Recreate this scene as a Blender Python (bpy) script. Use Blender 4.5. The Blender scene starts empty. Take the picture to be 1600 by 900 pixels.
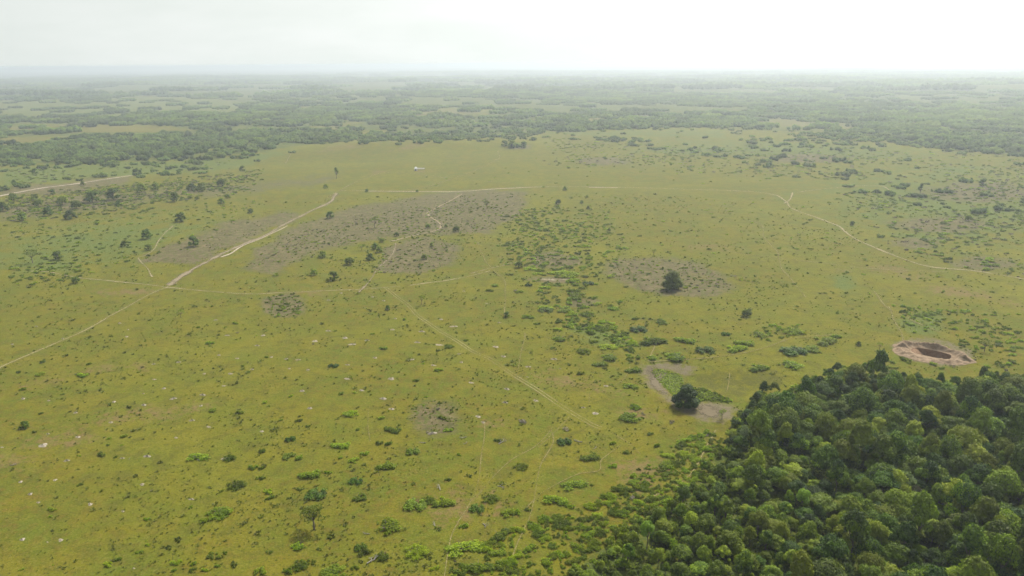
import bpy, math, random
import numpy as np
from math import radians, sin, cos, pi
from mathutils import Matrix, Vector

# ------------------------------------------------------------------ camera
S = bpy.context.scene
CAM_H = 120.0
PITCH, ROLL, HFOV = 17.1, -0.45, 70.0
cam_d = bpy.data.cameras.new('camera')
cam = bpy.data.objects.new('camera', cam_d)
S.collection.objects.link(cam)
RM = Matrix.Rotation(radians(90 - PITCH), 3, 'X') @ Matrix.Rotation(radians(ROLL), 3, 'Z')
cam.matrix_world = Matrix.Translation((0, 0, CAM_H)) @ RM.to_4x4()
cam_d.sensor_width = 36
cam_d.angle = radians(HFOV)
cam_d.clip_start = 1
cam_d.clip_end = 60000
S.camera = cam
R3 = np.array(RM)
F = 800 / math.tan(radians(HFOV / 2))

# ------------------------------------------------------------------ sky, sun, exposure
SUN_EL, SUN_AZ = 50.0, 33.0          # azimuth to the right of the view axis (+Y)
W = bpy.data.worlds.new('World')
S.world = W
W.use_nodes = True
wt = W.node_tree
wt.nodes.clear()
def N(t, kind, **kw):
    n = t.nodes.new(kind)
    for k, v in kw.items():
        if k.startswith('i_'):
            n.inputs[int(k[2:])].default_value = v
        else:
            setattr(n, k, v)
    return n
sky = N(wt, 'ShaderNodeTexSky', sky_type='NISHITA', sun_disc=False, sun_elevation=radians(SUN_EL),
        sun_rotation=radians(SUN_AZ), altitude=100, air_density=1.0, dust_density=7.0, ozone_density=1.0)
tc = N(wt, 'ShaderNodeTexCoord')
cmap = N(wt, 'ShaderNodeMapping')
cmap.inputs['Scale'].default_value = (2.2, 2.2, 9.0)
cn = N(wt, 'ShaderNodeTexNoise')
cn.inputs['Scale'].default_value = 1.6
cn.inputs['Detail'].default_value = 5
cn.inputs['Roughness'].default_value = 0.55
cr = N(wt, 'ShaderNodeMapRange')
for i, v in ((1, 0.40), (2, 0.72), (3, 0.0), (4, 1.0)):
    cr.inputs[i].default_value = v
whiten = N(wt, 'ShaderNodeMix', data_type='RGBA')     # thin white overcast veil in front of the blue
cloudc = N(wt, 'ShaderNodeMix', data_type='RGBA')
cloudc.inputs[6].default_value = (7.3, 7.9, 7.55, 1)
cloudc.inputs[7].default_value = (8.4, 8.8, 8.6, 1)
addg = N(wt, 'ShaderNodeMix', data_type='RGBA', blend_type='ADD')
addg.inputs[0].default_value = 1.0
bg = N(wt, 'ShaderNodeBackground')
bg.inputs['Strength'].default_value = 0.10
wo = N(wt, 'ShaderNodeOutputWorld')
L = wt.links.new
sz = N(wt, 'ShaderNodeSeparateXYZ')
L(tc.outputs['Generated'], sz.inputs[0])
vr = N(wt, 'ShaderNodeMapRange')          # the veil is thickest low down, thinner overhead
for i, v in ((1, 0.05), (2, 0.7), (3, 0.93), (4, 0.15)):
    vr.inputs[i].default_value = v
L(sz.outputs[2], vr.inputs[0])
L(vr.outputs[0], whiten.inputs[0])
L(tc.outputs['Generated'], cmap.inputs[0])
L(cmap.outputs[0], cn.inputs['Vector'])
L(cn.outputs['Fac'], cr.inputs[0])
L(cr.outputs[0], cloudc.inputs[0])
L(sky.outputs[0], whiten.inputs[6])
L(cloudc.outputs[2], whiten.inputs[7])
L(whiten.outputs[2], bg.inputs['Color'])
# the thin overcast glows round the sun: brightness falls off with the angle from it
sv = Vector((sin(radians(SUN_AZ)) * cos(radians(SUN_EL)), cos(radians(SUN_AZ)) * cos(radians(SUN_EL)), sin(radians(SUN_EL))))
dp = N(wt, 'ShaderNodeVectorMath', operation='DOT_PRODUCT')
dp.inputs[1].default_value = sv
L(tc.outputs['Generated'], dp.inputs[0])
gr = N(wt, 'ShaderNodeMapRange')
for i, v in ((1, -0.2), (2, 1.0), (3, 0.0), (4, 1.0)):
    gr.inputs[i].default_value = v
L(dp.outputs['Value'], gr.inputs[0])
gp = N(wt, 'ShaderNodeMath', operation='POWER')
gp.inputs[1].default_value = 2.6
L(gr.outputs[0], gp.inputs[0])
gm = N(wt, 'ShaderNodeVectorMath', operation='SCALE')
gm.inputs[0].default_value = (8.5, 8.5, 8.2)
L(gp.outputs[0], gm.inputs['Scale'])
L(whiten.outputs[2], addg.inputs[6])
L(gm.outputs[0], addg.inputs[7])
L(addg.outputs[2], bg.inputs['Color'])
L(bg.outputs[0], wo.inputs['Surface'])

sun_d = bpy.data.lights.new('sun', 'SUN')
sun_d.energy = 5.0
sun_d.angle = radians(0.6)
sun_d.color = (1.0, 0.955, 0.89)
sun = bpy.data.objects.new('sun', sun_d)
S.collection.objects.link(sun)
sun.rotation_euler = (-sv).to_track_quat('-Z', 'Y').to_euler()
S.view_settings.view_transform = 'Standard'
S.view_settings.look = 'None'
S.view_settings.gamma = 1
S.view_settings.exposure = 0.0
S.render.engine = 'CYCLES'
S.cycles.max_bounces = 5
S.cycles.diffuse_bounces = 2
S.cycles.transparent_max_bounces = 12
S.cycles.volume_bounces = 0
S.cycles.use_denoising = True
HAZE_DENSITY = 0.00021
HAZE_COLOR = (0.85, 0.95, 1.0, 1)
HAZE_ANISO = 0.48

COL = S.collection
rng = np.random.default_rng(7)
random.seed(7)

# ------------------------------------------------------------------ helpers
def tag(o, label=None, cat=None, group=None, kind=None):
    for k, v in (('label', label), ('category', cat), ('group', group), ('kind', kind)):
        if v:
            o[k] = v
    return o

def link(o, parent=None):
    COL.objects.link(o)
    if parent is not None:
        o.parent = parent
    return o

def mesh_np(name, V, faces, mats, smooth=True, fmat=None):
    """V (n,3); faces: (m,k) array or list of such arrays"""
    if not isinstance(faces, list):
        faces = [faces]
    faces = [np.asarray(f, dtype=np.int32) for f in faces if len(f)]
    me = bpy.data.meshes.new(name)
    V = np.asarray(V, dtype=np.float32)
    me.vertices.add(len(V))
    me.vertices.foreach_set('co', V.ravel())
    loops = np.concatenate([f.ravel() for f in faces])
    tot = np.concatenate([np.full(len(f), f.shape[1], dtype=np.int32) for f in faces])
    start = np.concatenate([[0], np.cumsum(tot)[:-1]]).astype(np.int32)
    me.loops.add(len(loops))
    me.loops.foreach_set('vertex_index', loops)
    me.polygons.add(len(tot))
    me.polygons.foreach_set('loop_start', start)
    me.polygons.foreach_set('loop_total', tot)
    for m in (mats if isinstance(mats, (list, tuple)) else [mats]):
        me.materials.append(m)
    if fmat is not None:
        me.polygons.foreach_set('material_index', np.asarray(fmat, dtype=np.int32))
    me.update(calc_edges=True)
    me.polygons.foreach_set('use_smooth', np.full(len(tot), smooth))
    return me

def add_attr(me, name, data, dom='POINT'):
    a = me.attributes.new(name, 'FLOAT' if data.ndim == 1 else ('FLOAT_COLOR' if data.shape[1] == 4 else 'FLOAT_VECTOR'), dom)
    key = 'value' if data.ndim == 1 else ('color' if data.shape[1] == 4 else 'vector')
    a.data.foreach_set(key, np.asarray(data, dtype=np.float32).ravel())

def smooth01(x):
    x = np.clip(x, 0, 1)
    return x * x * (3 - 2 * x)

# ------------------------------------------------------------------ terrain height
def make_waves(n, wl, seed):
    r = np.random.default_rng(seed)
    a = r.uniform(0, 2 * pi, n)
    k = 2 * pi / (wl * r.uniform(0.7, 1.5, n))
    return np.stack([np.cos(a) * k, np.sin(a) * k, r.uniform(0, 2 * pi, n)], 1)
WV = {w: make_waves(7, w, i + 3) for i, w in enumerate((160, 520, 1500, 4500))}
def waves(x, y, w):
    s = 0
    for kx, ky, p in WV[w]:
        s = s + np.sin(x * kx + y * ky + p)
    return s / math.sqrt(7)

def flat_at(px, py):
    px, py = np.asarray(px, float), np.asarray(py, float)
    d = np.stack([(px - 800) / F, -(py - 450) / F, -np.ones_like(px)], -1) @ R3.T
    t = -CAM_H / np.minimum(d[..., 2], -1e-4)
    return d[..., 0] * t, d[..., 1] * t
HILLS = []    # (x, y, along, across, height, angle)
def add_hill(px, py, ra, rb, h, ang=0):
    x, y = flat_at(px, py)
    HILLS.append((float(x), float(y), ra, rb, h, radians(ang)))
add_hill(600, 236, 170, 75, 7.0, 20)
add_hill(700, 226, 160, 90, 5.0, 10)
add_hill(430, 250, 200, 90, -7.0, 20)
add_hill(1570, 140, 700, 300, 22, 15)
add_hill(1125, 596, 34, 14, -1.6, -25)
add_hill(1040, 600, 16, 12, -0.7, 0)
def zfun(x, y):
    r = np.hypot(x, y)
    z = 0.35 * waves(x, y, 160) * smooth01((r - 60) / 200)
    z = z + 2.4 * waves(x, y, 520) * smooth01((r - 450) / 900)
    z = z + 5.0 * waves(x, y, 1500) * smooth01((r - 1300) / 2500)
    z = z + 5 * (waves(x, y, 4500) - .8) * smooth01((r - 3000) / 6000)
    for hx, hy, ra, rb, h, a in HILLS:
        dx, dy = x - hx, y - hy
        u = (dx * cos(a) + dy * sin(a)) / ra
        v = (-dx * sin(a) + dy * cos(a)) / rb
        z = z + h * np.exp(-(u * u + v * v))
    return z

def at(px, py):
    """pixel of the 1600x900 photograph -> ground point"""
    px, py = np.asarray(px, float), np.asarray(py, float)
    d = np.stack([(px - 800) / F, -(py - 450) / F, -np.ones_like(px)], -1) @ R3.T
    dz = np.minimum(d[..., 2], -1e-4)
    z = np.zeros_like(px)
    for _ in range(12):
        t = (z - CAM_H) / dz
        x, y = d[..., 0] * t, d[..., 1] * t
        z = zfun(x, y) * .6 + z * .4
    return x, y, zfun(x, y)

def proj(x, y, z):
    p = np.stack([x, y, z - CAM_H], -1) @ R3
    w = np.maximum(-p[..., 2], 1e-3)
    px = 800 + F * p[..., 0] / w
    py = 450 - F * p[..., 1] / w
    bad = p[..., 2] > -1
    return np.where(bad, -9999, px), np.where(bad, -9999, py), w

# ------------------------------------------------------------------ 2-D masks over the ground
YS = 2.6
def in_poly(px, py, poly):
    c = np.zeros(px.shape, bool)
    n = len(poly)
    for i in range(n):
        x1, y1 = poly[i]
        x2, y2 = poly[(i + 1) % n]
        if y1 == y2:
            continue
        k = ((y1 > py) != (y2 > py)) & (px < (x2 - x1) * (py - y1) / (y2 - y1) + x1)
        c ^= k
    return c
def seg_dist(px, py, pts, closed=False, ys=YS):
    best = np.full(px.shape, 1e9)
    n = len(pts)
    for i in range(n if closed else n - 1):
        x1, y1 = pts[i][0], pts[i][1] * ys
        x2, y2 = pts[(i + 1) % n][0], pts[(i + 1) % n][1] * ys
        dx, dy = x2 - x1, y2 - y1
        t = np.clip(((px - x1) * dx + (py * ys - y1) * dy) / (dx * dx + dy * dy + 1e-9), 0, 1)
        best = np.minimum(best, np.hypot(px - x1 - t * dx, py * ys - y1 - t * dy))
    return best
def pmask(px, py, poly, soft):
    d = seg_dist(px, py, poly, True)
    s = np.where(in_poly(px, py, poly), d, -d)
    return smooth01(0.5 + s / (2 * soft))
def emask(px, py, cx, cy, rx, ry, soft=.35, ang=0):
    a = radians(ang)
    dx, dy = px - cx, py - cy
    u = (dx * cos(a) + dy * sin(a)) / rx
    v = (-dx * sin(a) + dy * cos(a)) / ry
    return smooth01((1 - np.hypot(u, v)) / soft)

# polygons in photo pixels
FOREST = [(878, 930), (915, 880), (945, 850), (1000, 805), (1062, 782), (1098, 742), (1112, 716), (1138, 688), (1148, 660),
          (1166, 640), (1180, 618), (1240, 612), (1275, 594), (1310, 580), (1350, 580), (1400, 590), (1440, 602), (1500, 606), (1555, 594), (1640, 580),
          (1800, 578), (1800, 1010), (878, 1010)]
THICKET = [(690, 940), (712, 855), (770, 838), (830, 812), (905, 800), (985, 745), (1035, 700), (1105, 672), (1140, 690), (1110, 745),
           (1060, 790), (1000, 815), (940, 860), (900, 940)]
WOOD_EDGE = [(-400, 250), (0, 258), (200, 253), (340, 246), (400, 240), (450, 230), (520, 222), (640, 212), (780, 209), (900, 206), (1000, 200),
             (1130, 199), (1190, 204), (1340, 208), (1390, 214), (1480, 232), (1600, 246), (2000, 262), (2000, 88), (-400, 88)]
FIELDS = [  # clearings in the far woodland: polygon, colour kind
    ([(0, 157), (90, 151), (210, 150), (330, 155), (410, 166), (380, 173), (300, 178), (160, 186), (0, 192)], 'lush'),
    ([(0, 197), (120, 193), (240, 195), (300, 203), (200, 208), (60, 206), (0, 208)], 'tan'),
    ([(0, 214), (110, 213), (140, 222), (60, 230), (0, 228)], 'tan'),
    ([(595, 184), (640, 173), (700, 169), (780, 170), (760, 177), (700, 183), (620, 187)], 'pink'),
    ([(478, 202), (500, 196), (552, 188), (570, 188), (540, 199), (500, 206)], 'pink'),
    ([(560, 205), (600, 203), (620, 209), (560, 214)], 'tan'),
    ([(1180, 186), (1240, 180), (1330, 195), (1340, 202), (1250, 203), (1190, 196)], 'pink'),
    ([(900, 186), (950, 184), (960, 192), (910, 193)], 'tan'),
    ([(290, 170), (350, 170), (390, 174), (340, 179), (300, 178)], 'lush'),
    ([(440, 166), (475, 164), (478, 168), (450, 170)], 'tan'),
    ([(60, 246), (90, 244), (90, 251), (62, 254)], 'pink'),
    ([(1360, 195), (1430, 190), (1500, 192), (1440, 198)], 'tan'),
    ([(820, 206), (1000, 203), (1130, 203), (1135, 215), (1000, 214), (900, 212)], 'lush'),
]
DRY = [  # grey brown cleared scrub
    (emask, (1045, 433, 122, 36, .35, 8)),
    (pmask, ([(380, 420), (395, 395), (470, 350), (560, 322), (660, 305), (760, 297), (830, 300), (820, 330), (760, 365), (690, 365), (620, 372), (560, 378), (480, 400), (430, 432)], 16)),
    (pmask, ([(215, 410), (290, 370), (370, 345), (440, 330), (470, 335), (440, 352), (380, 380), (330, 400), (300, 412)], 16)),
    (pmask, ([(585, 425), (600, 385), (660, 368), (720, 385), (710, 410), (660, 430)], 14)),
    (pmask, ([(0, 345), (0, 322), (120, 305), (230, 298), (330, 292), (420, 285), (520, 275), (520, 283), (420, 296), (330, 305), (240, 312), (120, 330), (0, 345)], 30)),
    (pmask, ([(0, 306), (0, 296), (100, 284), (180, 276), (215, 274), (190, 290), (80, 302)], 10)),
    (emask, (445, 478, 46, 26, .5, 0)),
    (emask, (680, 652, 58, 42, .7, 0)),
    (emask, (865, 408, 60, 18, .6, 0)),
    (emask, (868, 437, 55, 8, .6, 0)),
    (emask, (915, 475, 40, 12, .6, 0)),
    (emask, (1530, 300, 130, 22, .6, 0)),
    (emask, (1470, 350, 120, 18, .7, 0)),
    (emask, (810, 229, 34, 7, .6, 0)),
    (emask, (1260, 248, 90, 10, .6, 0)),
    (emask, (1540, 412, 70, 18, .7, 0)),
    (emask, (940, 252, 60, 10, .7, 0)),
    (emask, (1430, 380, 70, 10, .7, 0)),
]
TAN = [
    (emask, (530, 232, 60, 9, .8, -10)),
    (emask, (592, 270, 30, 7, .8, 0)),
    (emask, (660, 266, 26, 5, .6, 0)),
    (emask, (1400, 425, 90, 12, .8, 10)),
    (emask, (1480, 452, 110, 18, .9, 12)),
    (emask, (1560, 470, 90, 14, .9, 12)),
    (emask, (1315, 425, 26, 8, .8, 0)),
    (emask, (1110, 388, 80, 9, .9, 0)),
    (emask, (222, 575, 26, 13, .7, 0)),
    (emask, (160, 578, 50, 10, .8, -10)),
    (emask, (70, 597, 110, 12, .8, -10)),
    (emask, (190, 455, 80, 12, .9, 0)),
    (emask, (900, 600, 110, 26, .9, 14)),
    (emask, (1000, 740, 70, 40, .8, 0)),
    (emask, (775, 660, 60, 10, .8, 0)),
    (emask, (1010, 645, 60, 18, .8, 0)),
    (emask, (720, 790, 120, 50, .9, 0)),
    (emask, (480, 457, 60, 8, .8, 0)),
    (emask, (640, 230, 60, 8, .9, -15)),
    (emask, (350, 385, 80, 12, .9, -25)),
    (emask, (650, 400, 80, 20, .9, -25)),
    (emask, (30, 720, 60, 30, .9, 0)),
    (emask, (100, 690, 120, 30, .9, -10)),
    (emask, (220, 650, 160, 24, .9, -10)),
]
POND = [(1003, 572), (1030, 568), (1060, 568), (1090, 572), (1080, 585), (1050, 590), (1100, 628), (1130, 632), (1150, 642), (1145, 662), (1100, 660),
        (1060, 645), (1030, 620), (1005, 596)]
HOLLOW = [(1080, 590), (1110, 578), (1160, 582), (1210, 576), (1240, 590), (1200, 610), (1150, 618), (1110, 612)]
MARSH = [(1017, 581), (1022, 578), (1034, 577), (1048, 580), (1062, 585), (1068, 592), (1066, 602), (1076, 606), (1100, 608), (1122, 616), (1140, 625),
         (1142, 629), (1120, 627), (1100, 626), (1085, 632), (1066, 632), (1048, 615), (1038, 606), (1030, 596)]
LUSH = [
    (pmask, ([(0, 262), (380, 244), (460, 234), (400, 258), (330, 268), (180, 275), (0, 295)], 14)),
    (emask, (1400, 300, 90, 10, .9, 0)),
    (emask, (1480, 320, 360, 110, 1.0, 4)),
    (emask, (150, 380, 330, 60, 1.0, -8)),
    (emask, (1250, 235, 420, 26, 1.0, 2)),
    (emask, (1520, 330, 120, 26, .9, 5)),
    (emask, (1450, 372, 90, 12, .9, 5)),
    (emask, (445, 478, 30, 18, .6, 0)),
    (emask, (60, 410, 110, 24, .9, 0)),
    (emask, (1320, 445, 40, 30, .9, 40)),
    (emask, (1100, 235, 200, 12, .9, 0)),
    (emask, (1500, 265, 120, 12, .9, 0)),
    (emask, (940, 525, 90, 26, .9, 14)),
    (emask, (1440, 505, 60, 28, .7, 0)),
    (emask, (640, 320, 60, 10, .8, 0)),
]

# ------------------------------------------------------------------ materials
MATS = {}
class T:
    """small node-tree writer"""
    def __init__(s, name):
        s.m = bpy.data.materials.new(name)
        s.m.use_nodes = True
        s.t = s.m.node_tree
        s.t.nodes.clear()
        s.out = s.t.nodes.new('ShaderNodeOutputMaterial')
        MATS[name] = s.m
    def n(s, kind, **kw):
        return N(s.t, kind, **kw)
    def set(s, sock, v):
        if hasattr(v, 'is_output') or isinstance(v, bpy.types.NodeSocket):
            s.t.links.new(v, sock)
        elif isinstance(v, (tuple, list)) and len(v) == 3 and sock.type == 'RGBA':
            sock.default_value = (*v, 1)
        else:
            sock.default_value = v
    def noise(s, vec, scale, detail=3, rough=.55, dist=0):
        q = s.n('ShaderNodeTexNoise')
        s.set(q.inputs['Vector'], vec)
        q.inputs['Scale'].default_value = scale
        q.inputs['Detail'].default_value = detail
        q.inputs['Roughness'].default_value = rough
        q.inputs['Distortion'].default_value = dist
        return q.outputs['Fac']
    def ramp(s, v, a, b, lo=0., hi=1.):
        q = s.n('ShaderNodeMapRange')
        s.set(q.inputs[0], v)
        for i, x in ((1, a), (2, b), (3, lo), (4, hi)):
            q.inputs[i].default_value = x
        return q.outputs[0]
    def mix(s, f, a, b, mode='MIX'):
        q = s.n('ShaderNodeMix', data_type='RGBA', blend_type=mode)
        s.set(q.inputs[0], f)
        s.set(q.inputs[6], a)
        s.set(q.inputs[7], b)
        return q.outputs[2]
    def math(s, op, a, b=0.0, clamp=False):
        q = s.n('ShaderNodeMath', operation=op, use_clamp=clamp)
        s.set(q.inputs[0], a)
        s.set(q.inputs[1], b)
        return q.outputs[0]
    def attr(s, name):
        return s.n('ShaderNodeAttribute', attribute_name=name)
    def sep(s, c):
        q = s.n('ShaderNodeSeparateColor')
        s.set(q.inputs[0], c)
        return q.outputs
    def bump(s, h, strength, dist):
        q = s.n('ShaderNodeBump')
        q.inputs['Strength'].default_value = strength
        q.inputs['Distance'].default_value = dist
        s.set(q.inputs['Height'], h)
        return q.outputs[0]
    def bsdf(s, color, rough=.95, normal=None, spec=.15):
        q = s.n('ShaderNodeBsdfPrincipled')
        s.set(q.inputs['Base Color'], color)
        s.set(q.inputs['Roughness'], rough)
        q.inputs['Specular IOR Level'].default_value = spec
        if normal is not None:
            s.set(q.inputs['Normal'], normal)
        return q.outputs[0]
    def done(s, sh):
        s.t.links.new(sh, s.out.inputs['Surface'])
        return s.m

def ground_material():
    t = T('grassland_ground')
    P = t.n('ShaderNodeNewGeometry').outputs['Position']
    A = t.sep(t.attr('mask_a').outputs['Color'])
    B = t.sep(t.attr('mask_b').outputs['Color'])
    n_big = t.noise(P, 0.012, 4, .55)
    n_mid = t.noise(P, 0.06, 4, .6, .4)
    n_sm = t.noise(P, 0.35, 4, .65)
    n_fine = t.noise(P, 1.6, 3, .7)
    n_tiny = t.noise(P, 5.0, 2, .7)
    g_olive, g_green, g_brown = (.138, .127, .010), (.094, .116, .010), (.132, .092, .016)
    c = t.mix(t.ramp(n_mid, .38, .62), g_olive, g_green)
    c = t.mix(t.ramp(n_big, .45, .70, 0, .7), c, (.155, .150, .012))
    n_m2 = t.noise(P, .16, 5, .68, .6)
    c = t.mix(t.math('MULTIPLY', t.ramp(n_m2, .50, .62), .75), c, (.088, .088, .012))
    c = t.mix(t.math('MULTIPLY', t.ramp(n_m2, .44, .32), .45), c, (.185, .168, .030))
    c = t.mix(t.math('MULTIPLY', t.ramp(n_sm, .48, .66), t.ramp(n_big, .62, .38, .1, .75)), c, g_brown)
    def lay(c, m, col, w=.55):
        k = t.math('ADD', t.math('MULTIPLY', m, .85), t.math('MULTIPLY', t.math('SUBTRACT', n_sm, .5), 2.2))
        k = t.math('ADD', k, t.math('MULTIPLY', t.math('SUBTRACT', n_mid, .5), 1.8))
        k = t.math('MULTIPLY', t.ramp(k, .28, .85), t.ramp(m, 0, .2))
        return t.mix(k, c, col)
    # tan: thin grass over reddish soil
    c = lay(c, t.math('MULTIPLY', A[1], .62), t.mix(n_fine, (.155, .105, .038), (.19, .135, .062)))
    # lush
    c = lay(c, A[2], t.mix(t.ramp(n_sm, .4, .6), (.080, .115, .022), (.11, .135, .028)))
    # dry grey cleared scrub: litter, sticks, bare soil
    dry = t.mix(t.ramp(t.math('ADD', t.math('MULTIPLY', n_fine, .5), t.math('MULTIPLY', n_m2, .5)), .40, .60), (.060, .050, .025), (.20, .157, .085))
    dry = t.mix(t.ramp(n_sm, .50, .60), dry, (.080, .098, .018))
    c = lay(c, t.math('MULTIPLY', A[0], 1.25), dry)
    # pink soil fields / pond margin
    c = lay(c, B[1], t.mix(n_sm, (.130, .108, .066), (.175, .145, .094)))
    # bare sand
    c = lay(c, B[0], (.30, .255, .18))
    # hollow grass, darkened: the shade of the dip is put into the colour
    c = lay(c, B[2], (.090, .090, .016))
    # woodland floor, the canopy's own shade put into its dark green
    c = lay(c, A_w(t), t.mix(n_sm, (.040, .060, .013), (.080, .106, .023)))
    # tufts: darker specks and pale dead blades
    c = t.mix(t.math('MULTIPLY', t.ramp(n_fine, .54, .66), .75), c, (.05, .062, .012))
    c = t.mix(t.math('MULTIPLY', t.ramp(n_fine, .44, .32), .32), c, (.26, .22, .09))
    c = t.mix(t.math('MULTIPLY', t.ramp(n_tiny, .50, .72), .35), c, (.065, .07, .015))
    h = t.math('ADD', t.math('MULTIPLY', n_fine, .5), t.math('MULTIPLY', n_tiny, .25))
    h = t.math('ADD', h, n_sm)
    return t.done(t.bsdf(c, 1.0, t.bump(h, .6, .5), .05))
def A_w(t):
    return t.attr('mask_w').outputs['Fac']

def leaf_material(name, dark, light, tip, trans=.30, hue=.5):
    t = T(name)
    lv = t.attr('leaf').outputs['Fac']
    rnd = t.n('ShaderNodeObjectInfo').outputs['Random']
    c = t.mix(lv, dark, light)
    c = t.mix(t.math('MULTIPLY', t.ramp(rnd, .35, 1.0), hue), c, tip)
    r2 = t.n('ShaderNodeMath', operation='FRACT')
    t.set(r2.inputs[0], t.math('MULTIPLY', rnd, 17.3))
    br = t.ramp(r2.outputs[0], 0, 1, .55, 1.4)
    vv = t.n('ShaderNodeVectorMath', operation='SCALE')
    t.set(vv.inputs[0], c)
    t.set(vv.inputs['Scale'], br)
    c = vv.outputs[0]
    d = t.bsdf(c, .62, None, .25)
    tr = t.n('ShaderNodeBsdfTranslucent')
    w = t.n('ShaderNodeVectorMath', operation='MULTIPLY')
    t.set(w.inputs[0], c)
    w.inputs[1].default_value = (1.25, 1.45, .55)
    t.set(tr.inputs[0], w.outputs[0])
    mx = t.n('ShaderNodeMixShader')
    mx.inputs[0].default_value = trans
    t.t.links.new(d, mx.inputs[1])
    t.t.links.new(tr.outputs[0], mx.inputs[2])
    return t.done(mx.outputs[0])

def simple(name, c1, c2, scale, rough=.9, bump=.4, bd=.1):
    t = T(name)
    P = t.n('ShaderNodeNewGeometry').outputs['Position']
    n = t.noise(P, scale, 4, .65)
    return t.done(t.bsdf(t.mix(t.ramp(n, .35, .65), c1, c2), rough, t.bump(n, bump, bd), .15))

def track_material(name, c1, c2, cover, contrast):
    t = T(name)
    P = t.n('ShaderNodeNewGeometry').outputs['Position']
    lat = t.attr('lat').outputs['Fac']
    n1 = t.math('ADD', t.math('MULTIPLY', t.noise(P, .16, 4, .65), .6), t.math('MULTIPLY', t.noise(P, .03, 3, .6), .4))
    n2 = t.noise(P, .9, 3, .7)
    edge = t.math('SUBTRACT', 1.0, t.math('ABSOLUTE', lat))
    k = t.math('ADD', edge, t.math('ADD', t.math('MULTIPLY', t.math('SUBTRACT', n1, .5), contrast), t.math('MULTIPLY', t.math('SUBTRACT', n2, .5), .9)))
    k = t.ramp(k, .62 - cover, 1.05 - cover)
    b = t.bsdf(t.mix(n2, c1, c2), 1.0, t.bump(n2, .4, .1), .05)
    tr = t.n('ShaderNodeBsdfTransparent')
    mx = t.n('ShaderNodeMixShader')
    t.set(mx.inputs[0], k)
    t.t.links.new(tr.outputs[0], mx.inputs[1])
    t.t.links.new(b, mx.inputs[2])
    return t.done(mx.outputs[0])

M_GROUND = ground_material()
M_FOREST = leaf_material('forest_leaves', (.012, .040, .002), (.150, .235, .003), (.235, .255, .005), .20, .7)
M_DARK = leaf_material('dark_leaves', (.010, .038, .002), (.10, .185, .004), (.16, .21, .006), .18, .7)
M_SHRUB = leaf_material('shrub_leaves', (.085, .140, .005), (.27, .345, .010), (.28, .31, .012), .48, .6)
M_SHRUBD = leaf_material('dull_shrub_leaves', (.075, .110, .010), (.19, .235, .020), (.22, .24, .022), .46, .5)
M_FLANK = leaf_material('light_forest_leaves', (.035, .085, .003), (.20, .28, .006), (.25, .275, .008), .28, .6)
M_PALE = leaf_material('pale_leaves', (.10, .13, .06), (.20, .24, .12), (.22, .25, .13), .3, .3)
M_YELLOW = leaf_material('yellow_green_leaves', (.15, .17, .015), (.30, .31, .02), (.30, .30, .02), .35, .3)
M_LIME = leaf_material('lime_leaves', (.07, .13, .01), (.17, .26, .02), (.16, .26, .02), .35, .3)
M_GREYTWIG = leaf_material('grey_twigs', (.11, .09, .07), (.22, .19, .15), (.19, .17, .13), .1, .4)
M_FAR = leaf_material('far_woodland_leaves', (.085, .130, .025), (.165, .225, .038), (.21, .24, .045), .50, .6)
M_MARSH = leaf_material('marsh_plants', (.19, .25, .010), (.27, .34, .014), (.25, .31, .014), .5, .2)
M_TUFT = leaf_material('grass_tufts', (.08, .10, .010), (.15, .165, .015), (.17, .17, .02), .45, .6)
M_BARK = simple('bark', (.10, .08, .06), (.20, .17, .14), 3.0)
M_PALEBARK = simple('pale_bark', (.26, .23, .19), (.42, .39, .34), 3.0)
M_DEAD = simple('dead_wood', (.20, .18, .155), (.40, .37, .33), 4.0)
M_SAND = simple('mound_soil', (.19, .165, .12), (.35, .31, .24), 1.2, 1.0, .6, .2)
M_BANK = simple('spoil_earth', (.19, .135, .08), (.29, .215, .14), .5, 1.0, .9, .5)
M_CLAY = simple('cut_clay', (.17, .105, .06), (.24, .155, .09), .9, 1.0, .8, .3)
M_WHITE = simple('white_plaster', (.74, .73, .70), (.84, .83, .80), 1.0, .8, .1, .02)
M_TIN = simple('pale_tin_roof', (.22, .21, .18), (.30, .29, .26), 1.0, .95, .1, .02)
M_DOOR = simple('dark_door', (.08, .06, .05), (.13, .10, .08), 2.0, .8, .1, .02)
M_TRACK = track_material('pale_track_soil', (.24, .205, .11), (.34, .29, .175), .12, 1.7)
M_DIAG = track_material('diagonal_track_soil', (.19, .17, .065), (.25, .22, .10), .16, 1.4)
M_WIND = track_material('winding_track_soil', (.23, .185, .11), (.31, .255, .16), .20, 1.3)
M_ROAD = track_material('sandy_road', (.36, .30, .22), (.46, .40, .30), .25, 1.2)
M_RUT = track_material('rut_soil', (.25, .22, .11), (.32, .28, .155), .15, 1.4)
M_BROAD = track_material('broad_dusty_track', (.19, .155, .095), (.26, .215, .135), .13, 1.5)
M_FOOT = track_material('footpath_soil', (.185, .165, .058), (.235, .205, .085), .08, 1.4)
M_MUD = track_material('dry_pond_mud', (.125, .103, .062), (.175, .145, .092), .16, 2.0)

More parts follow.
